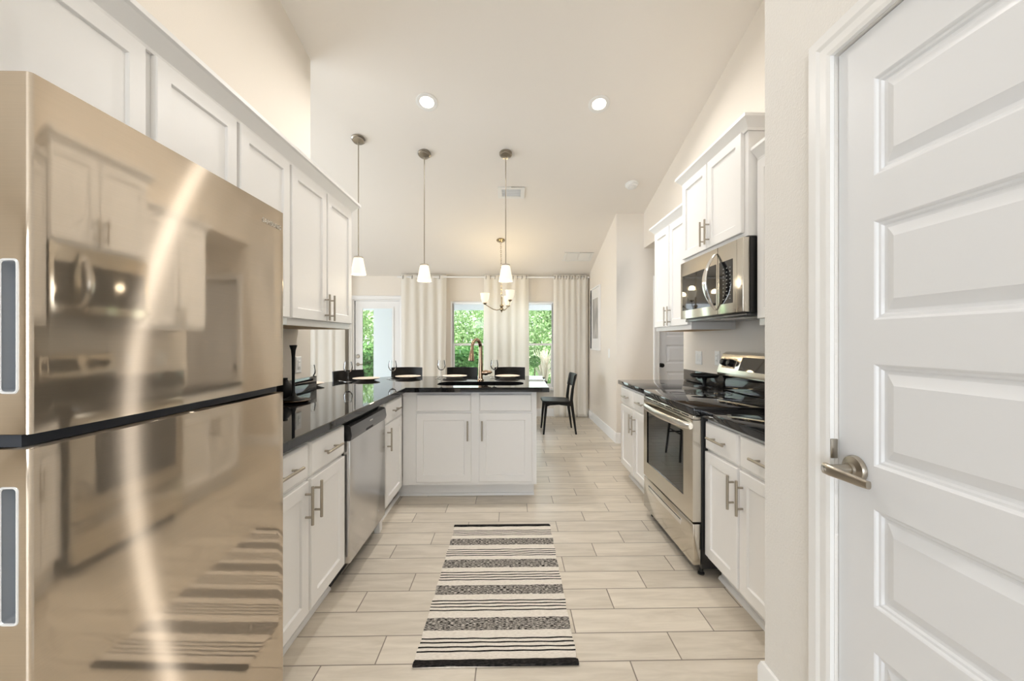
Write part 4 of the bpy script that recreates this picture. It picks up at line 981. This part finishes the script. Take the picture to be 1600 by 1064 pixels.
def leaves(cx, cy, cz, rx, ry, rz, n, size, m, parent, name, shell=False, seed=1, clumps=0):
    rnd = random.Random(seed + int(cx*100) + int(cy*10)); vs = []; fs = []
    cl = []
    for _ in range(clumps):
        v_ = Vector((rnd.gauss(0, 1), rnd.gauss(0, 1), rnd.gauss(0, 1))).normalized()*rnd.uniform(0.5, 0.95); cl.append(v_)
    for i in range(n):
        d = Vector((rnd.gauss(0, 1), rnd.gauss(0, 1), rnd.gauss(0, 1))).normalized()
        r = rnd.uniform(0.9, 1.02) if shell else rnd.random()**0.4
        if clumps:
            q = rnd.choice(cl) + d*r*0.34
        else: q = d*r
        p = Vector((cx+q.x*rx, cy+q.y*ry, cz+q.z*rz))
        a = Vector((rnd.gauss(0, 1), rnd.gauss(0, 1), rnd.gauss(0, 0.7))).normalized(); b = a.cross(d).normalized() if a.cross(d).length > 1e-3 else Vector((1, 0, 0))
        s_ = size*rnd.uniform(0.6, 1.3); k = len(vs)
        vs += [p - a*s_*0.5, p + b*s_*0.28 + d*s_*0.08, p + a*s_*0.5, p - b*s_*0.28 + d*s_*0.08]; fs.append((k, k+1, k+2, k+3))
    off = Vector(parent.location); me = bpy.data.meshes.new(name); me.from_pydata([v_ - off for v_ in vs], [], fs); me.materials.append(m)
    o = bpy.data.objects.new(name, me); COL.objects.link(o); o.parent = parent; return o
topiary(0.545, 8.6, 'round topiary in a pot outside the right window')
topiary(-0.86, 8.6, 'round topiary in a pot outside the left window, behind the third stool')
def tree(x, y, r, h_, m, label, seed, n=14000, size=0.105):
    o = thing('tree', label, 'tree', (x, y, -0.25), 'trees behind the patio')
    z = -0.25
    MB().tube([(x, y, z), (x+0.03, y, z+h_*0.15), (x-0.03, y, z+h_*0.35)], [0.10, 0.07, 0.03], 10).obj('trunk', bark_m, o)
    leaves(x, y, z + h_*0.52, r, r*0.8, h_*0.50, n, size, m, o, 'crown', seed=seed, clumps=80)
for (x, y, r, h_, m, lb, sd) in (
    (-6.3, 13.4, 1.55, 5.0, leaf_b, 'leafy green tree farthest left behind the patio', 1),
    (-4.1, 12.9, 1.25, 4.8, leaf_a, 'bright green tree seen through the glass of the patio door', 2),
    (-1.55, 13.3, 1.35, 4.9, leaf_a, 'bright green tree filling the left window', 3),
    (0.05, 16.8, 1.5, 4.6, leaf_b, 'green tree farther back behind the middle curtain', 4),
    (1.45, 14.0, 1.15, 3.55, leaf_a, 'light green tree filling the right window', 5),
    (3.9, 15.0, 1.8, 4.2, leaf_b, 'green tree beyond the right edge of the window', 6),
    (-3.3, 17.2, 1.7, 5.4, leaf_b, 'green tree farther back between the patio door and the left window', 7),
    (2.9, 19.0, 1.5, 3.9, leaf_b, 'green tree farthest back, behind the light green tree of the right window', 8)):
    tree(x, y, r, h_, m, lb, sd)
def shrub(x, y, r, h_, m, label, n=4500):
    o = thing('shrub', label, 'shrub', (x, y, -0.25), 'shrubs along the patio edge')
    leaves(x, y, -0.25+h_*0.5, r, r*0.8, h_*0.5, n, 0.12, m, o, 'foliage', clumps=20)
shrub(-1.25, 11.0, 0.75, 1.55, leaf_c, 'dark green shrub low in the left window')
shrub(-3.9, 11.2, 0.8, 1.6, leaf_c, 'dark green shrub low in the patio door glass')
shrub(0.05, 11.9, 0.5, 1.3, leaf_b, 'green shrub behind the middle curtain, low down')
shrub(1.75, 11.9, 0.6, 1.3, leaf_a, 'light green shrub low in the right window')
og = thing('pampas_grass', 'pale plumed ornamental grass low in the right window', 'plant', (0.92, 10.8, -0.25))
mb = MB(); rnd = random.Random(3)
for k in range(70):
    a = rnd.uniform(0, 2*PI); q = rnd.uniform(0.05, 0.38); hh = rnd.uniform(0.8, 1.35)
    mb.tube([(0.92, 10.8, -0.25), (0.92+q*0.4*math.cos(a), 10.8+q*0.4*math.sin(a), -0.25+hh*0.7), (0.92+q*math.cos(a), 10.8+q*math.sin(a), -0.25+hh)], [0.006, 0.016, 0.004], 5)
mb.obj('plume', leaf_p, og)
lamp('hall_fill', 'AREA', (2.6, 4.3, 2.43), 1.2, (0.80, 0.86, 1.0), (0, 0, 0), shape='DISK', size=0.3)  # unseen ceiling lamp added to brighten the hall, tinted like daylight
